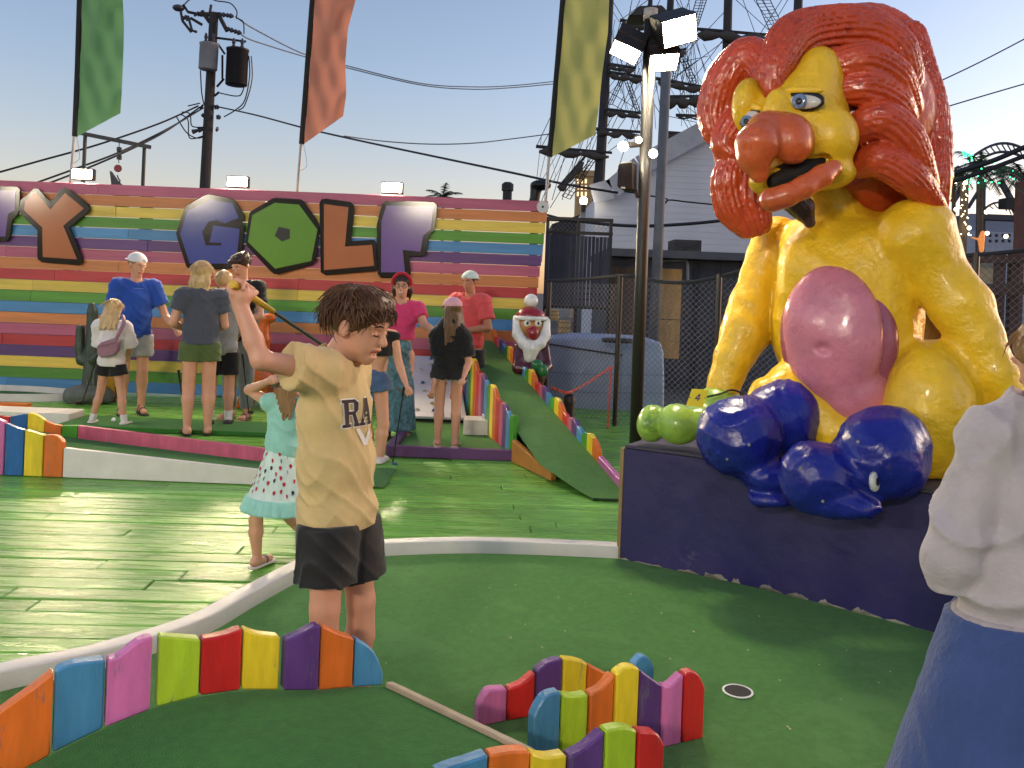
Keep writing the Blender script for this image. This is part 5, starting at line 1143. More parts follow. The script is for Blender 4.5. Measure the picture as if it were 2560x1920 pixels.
# ================================================================== flags
def flag(label, D, left, right, col, cn):
    f0 = W(*left[0],D); f1 = W(*left[-1],D)
    t = thing('feather_flag', (f1.x,D,W(left[-1][0],450,D).z), label, 'flag', 'tall feather flags')
    NU, NV = 12, 40; V = []
    ly = np.array([p[1] for p in left]); lx = np.array([p[0] for p in left]); ry = np.array([p[1] for p in right]); rx_ = np.array([p[0] for p in right])
    yb0, yb1 = left[-1][1], right[-1][1]; yt = left[0][1]
    for i in range(NV):
        t_ = i/(NV-1)
        for k in range(NU):
            u = k/(NU-1); yL = yt+(yb0-yt)*t_; yR = yt+(yb1-yt)*t_
            xL = np.interp(yL,ly,lx); xR = np.interp(yR,ry,rx_); y_ = yL+(yR-yL)*u
            V.append(W(xL+10+(xR-xL-10)*u, y_, D + u*.07*math.sin(t_*9+u*4)+.04*u*math.sin(u*9+t_*17)+.02*math.sin(u*15-t_*22)))
    F = [(i*NU+k,i*NU+k+1,(i+1)*NU+k+1,(i+1)*NU+k) for i in range(NV-1) for k in range(NU-1)]
    m = mat('flag_'+cn, col, .75, .08, 3, .15, 12)
    if not m.node_tree.nodes.get('trl'):
        n = m.node_tree; tr = n.nodes.new('ShaderNodeBsdfTranslucent'); tr.name = 'trl'; tr.inputs[0].default_value = (*col,1); mx = n.nodes.new('ShaderNodeMixShader'); mx.inputs[0].default_value = .5
        n.links.new(n.nodes['Principled BSDF'].outputs[0], mx.inputs[1]); n.links.new(tr.outputs[0], mx.inputs[2]); n.links.new(mx.outputs[0], n.nodes['Material Output'].inputs[0])
    obj('cloth', V, F, m, t, True)
    MB().tube([W(x+4,y,D) for x,y in left], .036, 8).build('sleeve', mat('sleeve_black', s(16,18,20), .8), t)
    e = W(left[-1][0]+3,left[-1][1],D); MB().tube([e, (e.x-.03,D,e.z-.7), (e.x-.06,D,1.9)], .02, 8).build('pole', mat('pole_grey', s(150,150,152), .4, metal=.5), t)
    MB().tube(catmull([e+Vector((.03,0,0)), e+Vector((.09,-.02,-.25)), e+Vector((.06,-.02,-.32)), e+Vector((-.01,-.02,-.36))],5), .004, 4).build('cord', mat('cord_grey', s(170,170,165), .8), t)
flag('tall green feather flag above the letter Y', 11.25, [(201,-160),(195,0),(190,170),(183,341)], [(305,-160),(307,0),(310,60),(309,120),(304,240),(301,283)], s(118,170,114), 'green')
flag('tall orange feather flag above the letter L', 11.25, [(793,-160),(777,0),(765,160),(750,360)], [(915,-160),(889,0),(870,70),(863,160),(866,235),(858,290)], s(222,148,122), 'orange')
flag('tall yellow feather flag beside the ship rigging', 11.25, [(1418,-160),(1403,0),(1388,180),(1370,392)], [(1528,-160),(1523,0),(1520,80),(1506,180),(1497,270),(1488,337)], s(198,198,118), 'yellow')
# ================================================================== utility pole
D = 30; ub = W(509,600,D); up = thing('utility_pole', (ub.x,D,-.2), 'wooden utility pole with grey and black transformer cans', 'utility pole')
M_uw = mat('weathered_pole', s(64,58,56), .9, .25, 3, .3, 20, stretch=(4,4,.4)); M_ins = mat('insulator', s(70,70,78), .4)
MB().tube([(ub.x-.1,D,-.2), W(512,474,D), W(535,32,D)], [.22,.18,.15], 12).build('pole', M_uw, up)
def can(px0,px1,py0,py1,m,dd=-.3):
    xc = (px0+px1)/2; r_ = (px1-px0)/2*D/FPX; a, b = W(xc-2,py1,D+dd), W(xc+2,py0,D+dd); h = (b-a).length
    o = MB().lathe(a, [(r_*.9,0),(r_,.03),(r_,h*.93),(r_*1.05,h*.94),(r_*1.05,h*.98),(r_*.8,h)], 20, b-a).build('transformer', m, up, smooth=True)
    for k in (-.4,.4): MB().lathe(b+Vector((k*r_,0,0)), [(.05,0),(.07,.08),(.04,.12),(.07,.2),(.03,.35)], 8).build('bushing', M_ins, o)
can(499,544,108,175,mat('can_grey', s(150,152,160), .5)); can(566,619,121,214,mat('can_black', s(28,28,34), .5), -.2)
def bars(name, m, segs, r_):
    for a, b in segs: MB().tube([W(*a,D),W(*b,D)], r_, 6).build(name, m, up)
bars('crossarm', M_uw, [((500,36),(548,36)),((546,36),(568,78)),((505,28),(524,55))], .08)
bars('bracket', M_dark, [((545,110),(562,135)),((556,138),(556,198)),((542,217),(560,197)),((537,94),(615,104)),((536,240),(548,230)),((508,262),(500,272))], .04)
for a,b in (((548,36),(566,38)),((566,38),(584,41)),((568,72),(586,78)),((586,78),(604,84)),((484,36),(504,34)),((450,20),(436,24)),((455,46),(472,42)),((536,268),(548,268)),((541,293),(552,293)),((540,322),(546,324)),((505,292),(512,285)),((480,330),(510,322))):
    q, w = W(*a,D-.05), W(*b,D-.05); MB().lathe(q, [(.03,0),(.09,.02),(.05,(w-q).length*.5),(.10,(w-q).length*.55),(.04,(w-q).length)], 8, w-q).build('insulator', M_ins, up)
for pts in ([(450,18),(456,52),(478,80)],[(470,40),(480,76),(492,80)],[(458,12),(470,30),(500,36)],[(465,50),(478,46),(505,62)],[(525,30),(528,12)]):
    MB().tube([W(*p,D-.1) for p in pts], .05, 6).build('fuse_arm', M_dark, up)
obj('lamp_dish', *uvball(W(446,20,D-.1),(.2,.2,.11)), M_ins, up, True)
for pts in ([(460,12),(480,-4),(520,-6),(540,2),(575,8),(592,28),(590,45)],[(590,45),(608,55),(610,85)],[(615,140),(616,180),(606,230),(590,240),(548,232)],[(622,140),(624,190),(612,250),(590,274),(560,292)],[(628,140),(630,200),(612,262),(596,275)],[(501,176),(504,230),(510,262)],[(537,94),(540,60),(545,50)],[(450,285),(470,300),(474,345),(508,340)],[(440,290),(465,330),(490,345),(510,342)],[(455,280),(475,285),(480,315),(508,318)],[(470,265),(500,258)]):
    MB().tube(catmull([W(*p,D-.15) for p in pts],5), .022, 5).build('jumper_wire', M_dark, up)
# ---- power cables
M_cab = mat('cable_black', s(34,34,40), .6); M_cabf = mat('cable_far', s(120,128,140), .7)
def cable(label, pts, r_, m=None, group='overhead cables'):
    t = MB().tube(catmull([W(x,y,d) for x,y,d in pts],8), r_, 5).build('cable', m or M_cab); tag(t, label, 'cable', group)
cable('upper black cable running from the utility pole to the left edge', [(-60,445,24),(0,430,24),(100,402,25),(250,360,26),(400,308,28),(495,265,29.9)], .03)
cable('middle black cable sagging left from the utility pole', [(60,468,24),(180,425,25),(300,380,26),(420,322,28),(508,270,29.9)], .03)
cable('lowest black cable left of the utility pole behind the hoist frame', [(90,470,24),(200,428,25),(330,372,26),(420,325,28),(500,268,29.9)], .03)
cable('long black cable from utility pole descending right past the orange flag', [(540,266,29.9),(640,288,27),(760,320,24),(900,352,22),(1080,390,20),(1280,432,18),(1420,462,17),(1545,482,17)], .026)
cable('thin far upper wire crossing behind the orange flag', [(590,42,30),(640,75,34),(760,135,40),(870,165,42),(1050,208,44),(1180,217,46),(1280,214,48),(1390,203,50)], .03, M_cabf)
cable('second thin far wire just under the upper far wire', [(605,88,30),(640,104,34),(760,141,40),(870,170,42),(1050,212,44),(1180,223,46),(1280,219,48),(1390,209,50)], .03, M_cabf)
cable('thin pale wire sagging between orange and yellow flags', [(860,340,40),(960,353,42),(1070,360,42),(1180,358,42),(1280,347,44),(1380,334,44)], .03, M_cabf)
cable('upper wire right of the mane', [(2330,212,25),(2440,160,25),(2560,98,25),(2650,50,25)], .02)
cable('lower wire right of the mane', [(2350,272,25),(2450,242,25),(2560,210,25),(2650,185,25)], .02)
cable('upper thick black cable bundle across the right palms', [(2330,455,14),(2400,428,14),(2480,402,14),(2560,368,14),(2640,335,14)], .045)
cable('lower thick black cable bundle across the right palms', [(2330,468,14),(2400,448,14),(2480,420,14),(2560,390,14),(2640,360,14)], .04)
cable('thick black cable slung across the white building', [(1360,548,14),(1440,552,14),(1530,562,14),(1620,565,14),(1740,558,14),(1830,548,14),(1920,535,14)], .028)
cable('thin black cable slung just above the thick one', [(1360,535,14),(1430,552,14),(1500,558,14),(1590,566,14)], .018)
cable('drooping wire with a loop on the white building', [(1560,478,15),(1640,492,15),(1668,498,15),(1660,512,15),(1672,500,15),(1720,505,15),(1800,513,15)], .014)
# ================================================================== hoist frame behind the wall
D = 16; hf = thing('hoist_frame', (W(290,650,D).x,D,-.2), 'dark steel hoist frame with hanging red disc behind the wall', 'hoist')
for a in ((213,340),(361,370)): p_ = W(*a,D); MB().tube([(p_.x-.02,D,-.2),p_], .035, 8).build('post', M_dark, hf)
MB().beam(W(202,333,D),W(376,368,D),.07,.07).build('beam', M_dark, hf)
MB().tube([W(298,356,D),W(297,408,D)], .008, 5).build('hoist_line', M_dark, hf)
for y in (374,393): MB().box(W(293,y+6,D)-Vector((0,.04,0)), W(303,y-6,D)+Vector((0,.04,0))).build('pulley', M_dark, hf, .01)
o = MB().lathe(W(295,421,D)+Vector((0,-.02,0)), [(.02,0),(.07,.004),(.07,.03),(.02,.034)], 20, (0,1,0)).build('red_disc', mat('disc_red', s(150,50,60), .5), hf)
MB().prism([W(274,427,D),W(283,440,D),W(292,452,D),W(302,462,D),(W(318,468,D)),W(316,520,D),W(285,520,D)], (0,.1,0)).build('hook_fin', mat('fin_grey', s(74,72,74), .6), hf)
MB().tube(catmull([W(293,438,D),W(296,446,D),W(300,452,D),W(297,458,D)],4), .012, 5).build('hook', M_dark, hf)
# ================================================================== small palm and vent behind the wall
def palm(label, base_px, crown, D, size, n, m_leaf, m_trunk, seed, group='palm trees', droop=1.0):
    rg_ = np.random.default_rng(seed); c = W(*crown,D); b = W(*base_px,D); root = thing('palm_tree', (b.x,D,-.2), label, 'palm tree', group)
    MB().tube([(b.x,D,-.2), ((b.x+c.x)/2,D,c.z*.5), c], [size*.09,size*.07,size*.055], 10).build('trunk', m_trunk, root)
    for i in range(n):
        a_ = 2*math.pi*i/n+rg_.uniform(-.2,.2); el_ = rg_.uniform(-.2,1.1); L = size*rg_.uniform(.8,1.15); mb = MB(); P = []
        for k in range(9):
            t_ = k/8; r_ = L*t_*math.cos(el_*(1-.3*t_)); z_ = L*(math.sin(el_)*t_ - .55*droop*t_*t_)
            P.append(c+Vector((math.cos(a_)*r_, math.sin(a_)*r_, z_)))
        mb.tube(P, [size*.012]*8+[size*.004], 4)
        for k in range(1,9):
            for q_ in range(3):
                t_ = (k-1+q_/3)/8; p_ = lerp(P[k-1],P[k],q_/3); dr = (P[k]-P[k-1]).normalized(); sv = dr.cross(Vector((0,0,1))).normalized()
                ll = size*.30*(1-abs(t_-.45)*1.2)
                for sd in (-1,1):
                    tip = p_+sv*(sd*ll*.75)+dr*ll*.5+Vector((0,0,-ll*rg_.uniform(.25,.6))); w_ = dr*size*.022
                    mb.add([p_-w_,p_+w_,tip],[(0,1,2)])
        mb.build('frond', m_leaf, root)
    return root, c
M_leaf = mat('palm_leaf', s(52,72,48), .6, .3, 3); M_leafd = mat('palm_leaf_dark', s(40,52,40), .6, .3, 3); M_trk = mat('palm_trunk', s(96,84,70), .9, .3, 6, .4, 20)  # two leaf greens, the second one darker
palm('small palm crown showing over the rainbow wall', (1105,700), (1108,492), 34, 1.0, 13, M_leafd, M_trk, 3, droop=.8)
o = MB().lathe(W(1267,520,26), [(.14,0),(.14,.5),(.18,.52),(.18,.72),(.1,.78)], 14).build('vent_pipe', mat('vent_dark', s(44,46,46), .7)); tag(o, 'dark vent pipe top showing over the wall', 'vent')
D = 11.1; c = W(1357,517,D-.12); wr = thing('cable_reel', (c.x,D-.1,c.z-.08), 'white round reel at the top right corner of the wall', 'reel')
MB().lathe(c, [(.02,0),(.078,.0),(.078,.02),(.03,.025),(.03,.06),(.078,.065),(.078,.085),(.02,.085)], 24, (0,1,0)).build('reel', mat('reel_white', s(206,204,204), .5), wr, smooth=False)
MB().lathe(c+Vector((0,-.004,0)), [(.004,0),(.016,0),(.016,.004),(.004,.004)], 12, (0,1,0)).build('hub', M_dark, wr)
D = 18; dv = thing('deck_winch', (W(1345,650,D).x,D,-.2), 'dark winch on a post beyond the wall end', 'winch')
ws = SDF(); ws.ell(W(1352,463,D),(.22,.2,.11),.05); ws.path([W(1340,470,D),W(1336,505,D)],[.12,.1],.04); ws.path([W(1336,490,D),W(1320,512,D)],[.05,.04],.03); ws.build('winch', .03, M_dark, dv)
MB().tube([(W(1338,505,D).x,D,-.2),W(1338,505,D)], .09, 8).build('post', M_dark, dv)
# ================================================================== buildings at the right of the wall
D = 22; wbk = thing('white_building', (W(1650,650,D).x,D,-.2), 'big white clapboard building with sloping eaves behind the fence', 'building')
def roof_y(px): return np.interp(px, [1488,1530,1600,1760,1900,2300], [492,478,420,333,290,170])
M_side = mat('clapboard_white', s(210,210,216), .6, .05, 1.2, .2, 12, stretch=(.2,1,1))
z_b, n_s = -.2, 0
zz = z_b
xs_l, xs_r = W(1488,600,D).x, W(2300,600,D).x
while zz < W(2300,170,D).z:
    z2 = zz+.155
    # left limit of this board under the sloping eaves
    xl = xs_l
    for px in np.linspace(1488,2300,160):
        if W(px,roof_y(px),D).z >= z2: xl = W(px,roof_y(px),D).x; break
    else: break
    if zz > W(1700,700,D).z-.3 or n_s == 0:
        z0_ = zz if n_s else z_b; z0_ = zz
        MB().prism([(xl,D,z0_),(xs_r,D,z0_),(xs_r,D+.008,z2-.001),(xl,D+.008,z2-.001)], (0,.03,0)).build('clapboard', M_side, wbk); n_s += 1
    zz = z2
MB().prism([(xs_l,D+.06,z_b),(xs_r,D+.06,z_b)]+[W(px,roof_y(px)+4,D+.06) for px in (2300,1900,1760,1600,1530,1488)], (0,6,0)).build('wall_body', M_side, wbk)
ev = [W(px,roof_y(px)-6,D-.3) for px in (1480,1530,1600,1760,1900,2310)]
for k in range(5): MB().beam(ev[k],ev[k+1],.5,.03,(0,1,0)).build('eave', mat('eave_grey', s(176,176,182), .7), wbk)
D = 21.5; tl = thing('wall_lamp', W(1459,505,D), 'lit wall lamp beside the white building', 'lamp')
obj('globe', *uvball(W(1459,502,D),(.09,.09,.11)), M_lamp2, tl, True); MB().box(W(1452,528,D)-Vector((0,.1,0)),W(1464,512,D)+Vector((0,.1,0))).build('bracket', M_dark, tl)
MB().beam(W(1458,528,D+.1),(W(1458,528,D).x,D+.1,-.2),.12,.12).build('post', M_steel, tl)
D = 60; tw = thing('lit_tower', (W(1455,650,D).x,D,-.2), 'distant cream tower with lit window rows behind the rigging', 'tower')
M_tw = mat('tower_cream', s(206,170,120), .7, .1); 
MB().box((W(1434,650,D).x,D,-.2),(W(1478,650,D).x,D+1.2,W(1450,436,D).z)).build('shaft', M_tw, tw); MB().box((W(1430,650,D).x,D-.2,W(1450,440,D).z),(W(1480,650,D).x,D+1.4,W(1450,426,D).z)).build('cornice', M_tw, tw)
for y in (452,468,484):
    for x in (1442,1452,1462): MB().box(W(x,y+6,D)-Vector((0,.02,0)),W(x+5,y-4,D)+Vector((0,.05,0))).build('window', mat('tower_window', (1,.75,.42), .5, 0, emit=1.2), tw)
D = 13.2; sf = thing('slat_fence', (W(1445,650,D).x,D,-.2), 'dark grey fence of upright slats behind the chain link', 'fence')
x0, x1 = W(1362,680,D).x, W(1524,680,D).x; zt_, zb_ = W(1445,590,D).z, W(1445,765,D).z
M_sl = mat('slat_grey', s(66,66,76), .8, .2, 4, .2, 20, rnd=.18)
for k in range(17):
    xa = x0+(x1-x0)*k/17; MB().box((xa+.004,D+NR.uniform(-.004,.004),zb_+NR.uniform(-.01,.01)),(x0+(x1-x0)*(k+1)/17-.004,D+.02,zt_+NR.uniform(-.008,.008))).build('slat', M_sl, sf)
for z_ in (zt_+.05,zb_-.02,zt_+.26): MB().beam((x0,D+.04,z_),(x1+.03,D+.04,z_),.05,.05).build('rail', M_dark, sf)
for xa in (x0+.02,(x0+x1)/2,x1): MB().beam((xa,D+.06,-.2),(xa,D+.06,zt_+.28),.05,.05).build('post', M_dark, sf)
def chainlink(mb, a, b, z0, z1f, sp=.062, r_=.0017):
    a, b = Vector(a), Vector(b); L = (b-a).length; e = (b-a)/L; H_ = z1f
    n = int((L+H_)/sp)+1
    for s_ in (1,-1):
        for i in range(n):
            t0_ = i*sp - (H_ if s_ > 0 else 0) ; p0_, p1_ = (t0_,0),(t0_+s_*H_,H_)
            if s_ < 0: p0_, p1_ = (i*sp,0),(i*sp-H_,H_)
            # clip to 0..L
            (xa,za),(xb,zb2) = p0_,p1_
            if max(xa,xb) <= 0 or min(xa,xb) >= L: continue
            def cl(xa,za,xb,zb2):
                for lim in (0,L):
                    if (xa-lim)*(xb-lim) < 0:
                        k = (lim-xa)/(xb-xa); zc = za+(zb2-za)*k
                        if (lim == 0 and xa < 0) or (lim == L and xa > L): xa,za = lim,zc
                        else: xb,zb2 = lim,zc
                return xa,za,xb,zb2
            xa,za,xb,zb2 = cl(xa,za,xb,zb2)
            mb.tube([a+e*xa+Vector((0,0,z0+za)), a+e*xb+Vector((0,0,z0+zb2))], r_, 3, cap=False)
M_wire = mat('galvanised_wire', s(120,122,126), .5, .1, 5, metal=.4)
mb = MB(); chainlink(mb,(x0,D+.05,0),(x1,D+.05,0),zt_+.06,.2,.07,.002); mb.build('wire_mesh', M_wire, sf)
# dark annex building with a plywood door
D = 16; an = thing('annex_building', (W(1700,650,D).x,D,-.2), 'low dark block building with tan plywood door behind the lamp post', 'building')
M_an = mat('annex_block', s(76,76,84), .9, .25, 2, .3, 16); zr = W(1700,648,D).z
MB().box((W(1522,650,D).x,D,-.2),(W(2420,650,D).x,D+3,zr)).build('wall', M_an, an)
MB().box((W(1515,650,D).x,D-.35,zr),(W(2430,650,D).x,D+3.2,zr+.14)).build('parapet', mat('parapet_grey', s(92,92,98), .8), an)
MB().box((W(1690,650,D).x,D+.2,zr+.14),(W(1758,650,D).x,D+.9,zr+.38)).build('chimney_block', mat('brick_dark', s(70,66,66), .9, .3, 8), an)
for y0_,y1_ in ((672,798),(800,896)): MB().box(Vector((W(1652,650,D).x,D-.02,W(1675,y1_,D).z)),Vector((W(1706,650,D).x,D-.004,W(1675,y0_,D).z))).build('door_panel', mat('plywood_tan', s(206,158,94), .7, .2, 3, stretch=(3,1,.5)), an)
MB().box((W(1524,650,D).x,D-.02,W(1560,840,D).z),(W(1596,650,D).x,D-.005,W(1560,668,D).z)).build('brown_panel', mat('panel_brown', s(104,82,66), .8, .2, 3), an)
MB().tube([W(1640,652,D-.05),W(1715,650,D-.05),W(1719,660,D-.05),W(1720,700,D-.05)], .03, 6).build('conduit', M_steel, an)
MB().beam(W(1522,825,D-.04),W(1545,668,D-.04),.05,.05).build('brace', mat('panel_brown', s(104,82,66)), an)
for px in (1735,1790,1850): MB().box((W(px,650,D).x,D-.03,-.2),(W(px+14,650,D).x,D-.004,zr)).build('pilaster', mat('pilaster', s(60,60,68), .9, .2), an)
D = 12.6
for k,(a,b2,c2,d2,lb) in enumerate(((1362,1398,775,800,'pale lit crate higher behind the bearded figure'),(1396,1426,803,836,'pale lit crate lower behind the bearded figure'))):
    p_, q_ = W(a,d2,D), W(b2,c2,D); cr_ = thing('crate', (p_.x,D,p_.z), lb, 'crate', 'crates behind the fence')
    MB().box((p_.x,D,p_.z),(q_.x,D+.2,q_.z)).build('body', mat('crate_pale', s(206,180,120), .7), cr_, .01)
    for z_ in np.linspace(p_.z+.02,q_.z-.02,3): MB().box((p_.x-.004,D-.008,z_-.012),(q_.x+.004,D-.001,z_+.012)).build('slat', mat('crate_slat', s(170,140,90), .7), cr_)
sh = MB().box((W(1362,650,D).x,D-.1,W(1445,845,D).z),(W(1530,650,D).x,D+.5,W(1445,836,D).z)).build('shelf', mat('shelf_brown', s(90,76,66), .8)); tag(sh, 'brown shelf holding the pale crates', 'shelf')
for x_ in (1366,1524): MB().box((W(x_,650,D).x,D+.1,-.2),(W(x_+4,650,D).x,D+.2,W(1445,845,D).z)).build('leg', mat('shelf_brown', s(90,76,66)), sh)
D = 11.3; tp_ = thing('covered_bin', (W(1500,650,D).x,D,-.2), 'blue tarp covered bin behind the chain link fence', 'bin')
P = [W(1372,848,D),W(1440,840,D),(W(1530,843,D)),W(1625,848,D),W(1652,856,D),W(1660,880,D),W(1662,960,D),(W(1660,1060,D).x,D,-.15),(W(1368,1060,D).x,D,-.15)]
MB().prism(P, (0,1.0,0)).build('tarp', mat('tarp_blue', s(150,164,192), .6, .12, 3, .8, 5), tp_, .05, seg=3)
MB().tube(catmull([W(1372,860,D-.02),W(1450,872,D-.03),W(1555,888,D-.02)],5), .012, 5).build('rope', M_black, tp_)
for y in (930,975): MB().tube(catmull([W(1375,y,D-.012),W(1480,y+6,D-.014),W(1660,y+8,D-.012)],5), .004, 4).build('fold', mat('tarp_fold', s(96,112,160), .6), tp_)
MB().lathe(W(1545,852,D-.35), [(.05,-.03),(.2,-.02),(.21,.01),(.19,.03),(.05,.035)], 20).build('lid', M_black, tp_)
MB().tube([(W(1545,852,D-.35).x,D-.35,-.04),W(1545,852,D-.35)], .03, 8).build('lid_post', M_black, tp_)
# ================================================================== chain link fence
cf = thing('chain_link_fence', (.6,10.4,0), 'black chain link fence running behind the ramp and the lion', 'fence')
fp = [Vector((XR+.05,10.9,0)), Vector((W(1553,650,9.9).x,9.9,0)), Vector((W(1800,650,9.4).x,9.4,0)), Vector((W(2100,650,8.9).x,8.9,0)), Vector((W(2440,650,8.4).x,8.4,0)), Vector((W(2760,650,8.0).x,8.0,0))]
tops = [W(1368,702,10.9).z, W(1553,690,9.9).z, W(1800,690,9.4).z, 1.95, W(2440,636,8.4).z, W(2700,612,8.0).z]
mb = MB()
for k in range(5): chainlink(mb, fp[k], fp[k+1], .02, min(tops[k],tops[k+1])-.04, .068, .0026)
w_ = mb.build('wire_mesh', M_wire, cf); w_['kind'] = 'stuff'
for k in range(6): MB().tube([fp[k]+Vector((0,0,-.1)), fp[k]+Vector((0,0,tops[k]+.02))], .032, 10).build('post', M_dark, cf)
rl = [W(1366,702,10.85),W(1470,697,10.3),W(1560,689,9.85),W(1605,694,9.8),W(1650,704,9.7),W(1720,706,9.55),W(1800,691,9.4),W(1870,671,9.25),W(1960,650,9.1),W(2100,640,8.9),W(2300,640,8.6),W(2440,637,8.4),W(2600,622,8.2),W(2760,610,8.0)]
MB().tube(catmull(rl,6), .020, 8).build('top_rope', mat('rope_dark', s(46,46,50), .7, .3, 40, .5, 60), cf)
# plastic chain and its bollard
M_pc = mat('chain_coral', s(214,96,70), .45); pc = thing('plastic_chain', W(1425,1000,9.0), 'coral plastic chain hanging on the chain link fence', 'chain')
def links(pts):
    Pp = catmull([W(*p) for p in pts],10); acc = 0; k = 0
    for i in range(len(Pp)-1):
        d = Pp[i+1]-Pp[i]; n = max(1,int(d.length/.042))
        for q_ in range(n):
            c = Pp[i]+d*((q_+.5)/n); u = d.normalized(); v = u.orthogonal().normalized(); v = v if k%2 else u.cross(v); k += 1
            MB().tube([c+u*(.026*math.cos(t_))+v*(.013*math.sin(t_)) for t_ in np.linspace(0,2*math.pi,9)], .0045, 4, cap=False).build('link', M_pc, pc)
links([(1378,968,9.4),(1410,980,9.2),(1430,978,9.2),(1480,950,9.5),(1528,918,9.7)]); links([(1528,918,9.7),(1524,980,9.7),(1521,1040,9.7),(1519,1072,9.7)])
bd_ = thing('bollard', (W(1424,1000,9.2).x,9.2,0), 'short black bollard by the rainbow ramp', 'bollard'); MB().lathe((W(1424,1000,9.2).x,9.2,0), [(.07,0),(.06,.02),(.055,.30),(.06,.33),(.06,.40),(.03,.43)], 16).build('post', M_black, bd_, smooth=True)
# ================================================================== tall ship rigging
D = 45; sh_ = thing('sailing_ship', (W(1650,650,D).x,D,-.2), 'tall sailing ship with dark masts, furled sails and rigging', 'ship')
M_mast = mat('mast_dark', s(58,56,58), .8, .2, 2); M_sail = mat('furled_sail', s(78,72,66), .9, .3, 2, .5, 6); M_rig = mat('rigging_dark', s(54,54,60), .8)
for a,b,r0,r1 in (((1497,470),(1530,-60),.30,.16),((1640,640),(1680,-60),.26,.18),((1812,330),(1822,-60),.26,.22),((1985,300),(1998,-60),.26,.22),((1606,420),(1628,-40),.16,.12)):
    p_, q_ = W(*a,D), W(*b,D); MB().tube([(p_.x-.2,D,-.2),p_,q_], [r0*1.1,r0,r1], 10).build('mast', M_mast, sh_)
def yard(a, b, rs, sag=0.0):
    p_, q_ = W(*a,D-.3), W(*b,D-.3); MB().tube([p_,q_], [.09,.07], 6).build('yard', M_mast, sh_)
    n = 10; L = (q_-p_).length; P = []; R_ = []
    for k in range(n+1):
        t_ = k/n; P.append(lerp(p_,q_,.04+.92*t_)+Vector((0,-.05,-rs*.7-.12*abs(math.sin(t_*7+a[0])))))
        R_.append(rs*(.35+.65*abs(math.sin(t_*3*math.pi+.5)))*(1 if .05 < t_ < .95 else .4))
    MB().tube(P, R_, 8).build('furled_sail', M_sail, sh_, smooth=True)
for a,b,r_ in (((1550,50),(1616,60),.22),((1735,72),(1935,88),.30),((1520,160),(1590,170),.16),((1520,180),(1612,193),.2),((1640,196),(1764,218),.22),((1512,273),(1606,283),.18),((1488,322),(1602,330),.2),((1650,330),(1748,336),.18),((1340,366),(1530,382),.22),((1660,242),(1764,240),.34),((1690,288),(1760,290),.08),((1395,470),(1462,392),.22),((1665,135),(1716,122),.2)): yard(a,b,r_)
rig = MB(); rgn = np.random.default_rng(5)
def ln(a,b,r_=.022,d2=0): rig.tube([W(*a,D+d2),W(*b,D+d2)], r_, 3, cap=False)
for a,b in (((1522,-10),(1340,368)),((1522,60),(1352,370)),((1528,-20),(1380,500)),((1524,90),(1330,560)),((1510,300),(1375,520)),((1512,200),(1405,500)),((1530,0),(1560,50)),((1620,0),(1552,50)),((1600,0),(1530,150)),((1640,-20),(1545,130)),((1552,52),(1520,165)),((1535,95),(1605,330)),((1540,110),(1660,300)),((1600,170),(1530,320)),((1590,280),(1540,440)),((1520,360),(1600,240)),((1525,230),(1620,290)),((1700,0),(1780,220)),((1720,-10),(1760,330)),((1690,0),(1735,70)),((1760,-10),(1700,230)),((1830,-10),(1960,110)),((1850,-20),(1890,90)),((1870,-20),(1935,70)),((1890,-20),(1945,60)),((1815,90),(1700,240)),((1820,20),(1670,180)),((1735,80),(1770,210)),((1680,160),(1770,140)),((1680,200),(1820,95)),((1670,290),(1760,310)),((1685,240),(1760,300)),((1692,270),(1720,320)),((1700,120),(1750,330)),((1530,260),(1605,300)),((1505,390),(1590,330)),((1560,240),(1510,330)),((1580,0),(1570,50)),((1650,0),(1590,120)),((1760,70),(1690,150)),((1745,150),(1690,190)),((1960,-10),(1900,85)),((1975,-10),(1945,40))): ln(a,b)
for k in range(46):
    x_ = rgn.uniform(1525,1760); ln((x_,rgn.uniform(-20,160)),(x_+rgn.normal(0,60),rgn.uniform(200,345)),.016)
for k in range(14): x_ = rgn.uniform(1340,1500); ln((x_+rgn.uniform(10,60),rgn.uniform(330,390)),(x_,rgn.uniform(440,500)),.016)
def ladder(a0,a1,b0,b1,n=9):
    ln(a0,b0,.03); ln(a1,b1,.03); ln(((a0[0]+a1[0])/2,(a0[1]+a1[1])/2),((b0[0]+b1[0])/2,(b0[1]+b1[1])/2),.025)
    for k in range(n+1):
        t_ = k/n; ln((a0[0]+(b0[0]-a0[0])*t_,a0[1]+(b0[1]-a0[1])*t_),(a1[0]+(b1[0]-a1[0])*t_,a1[1]+(b1[1]-a1[1])*t_),.02)
ladder((1740,0),(1766,0),(1722,62),(1745,64)); ladder((1890,0),(1925,0),(1925,80),(1960,72)); ladder((1700,150),(1716,146),(1728,210),(1742,208)); ladder((1585,120),(1595,124),(1520,260),(1530,262),12); ladder((1556,190),(1570,190),(1590,280),(1600,278),10); ladder((1478,395),(1490,398),(1405,490),(1425,498),12); ladder((1690,150),(1700,152),(1676,215),(1688,218),8)
rg2 = rig.build('rigging', M_rig, sh_); rg2['kind'] = 'stuff'
hl2 = MB().prism([W(1380,560,D),W(1500,520,D),W(1900,560,D),W(2000,640,D),W(2000,760,D),W(1380,760,D)], (0,8,0)).build('hull', mat('hull_dark', s(50,46,46), .7), sh_)
gpb = W(1640,870,14.0); gpo = thing('steel_pole', (gpb.x,14,-.2), 'grey steel pole standing before the white building', 'pole')
MB().tube([(gpb.x-.05,14,-.2),W(1668,120,14)], [.085,.08], 14).build('shaft', mat('pole_concrete', s(104,106,112), .7, .2, 3), gpo, smooth=True)
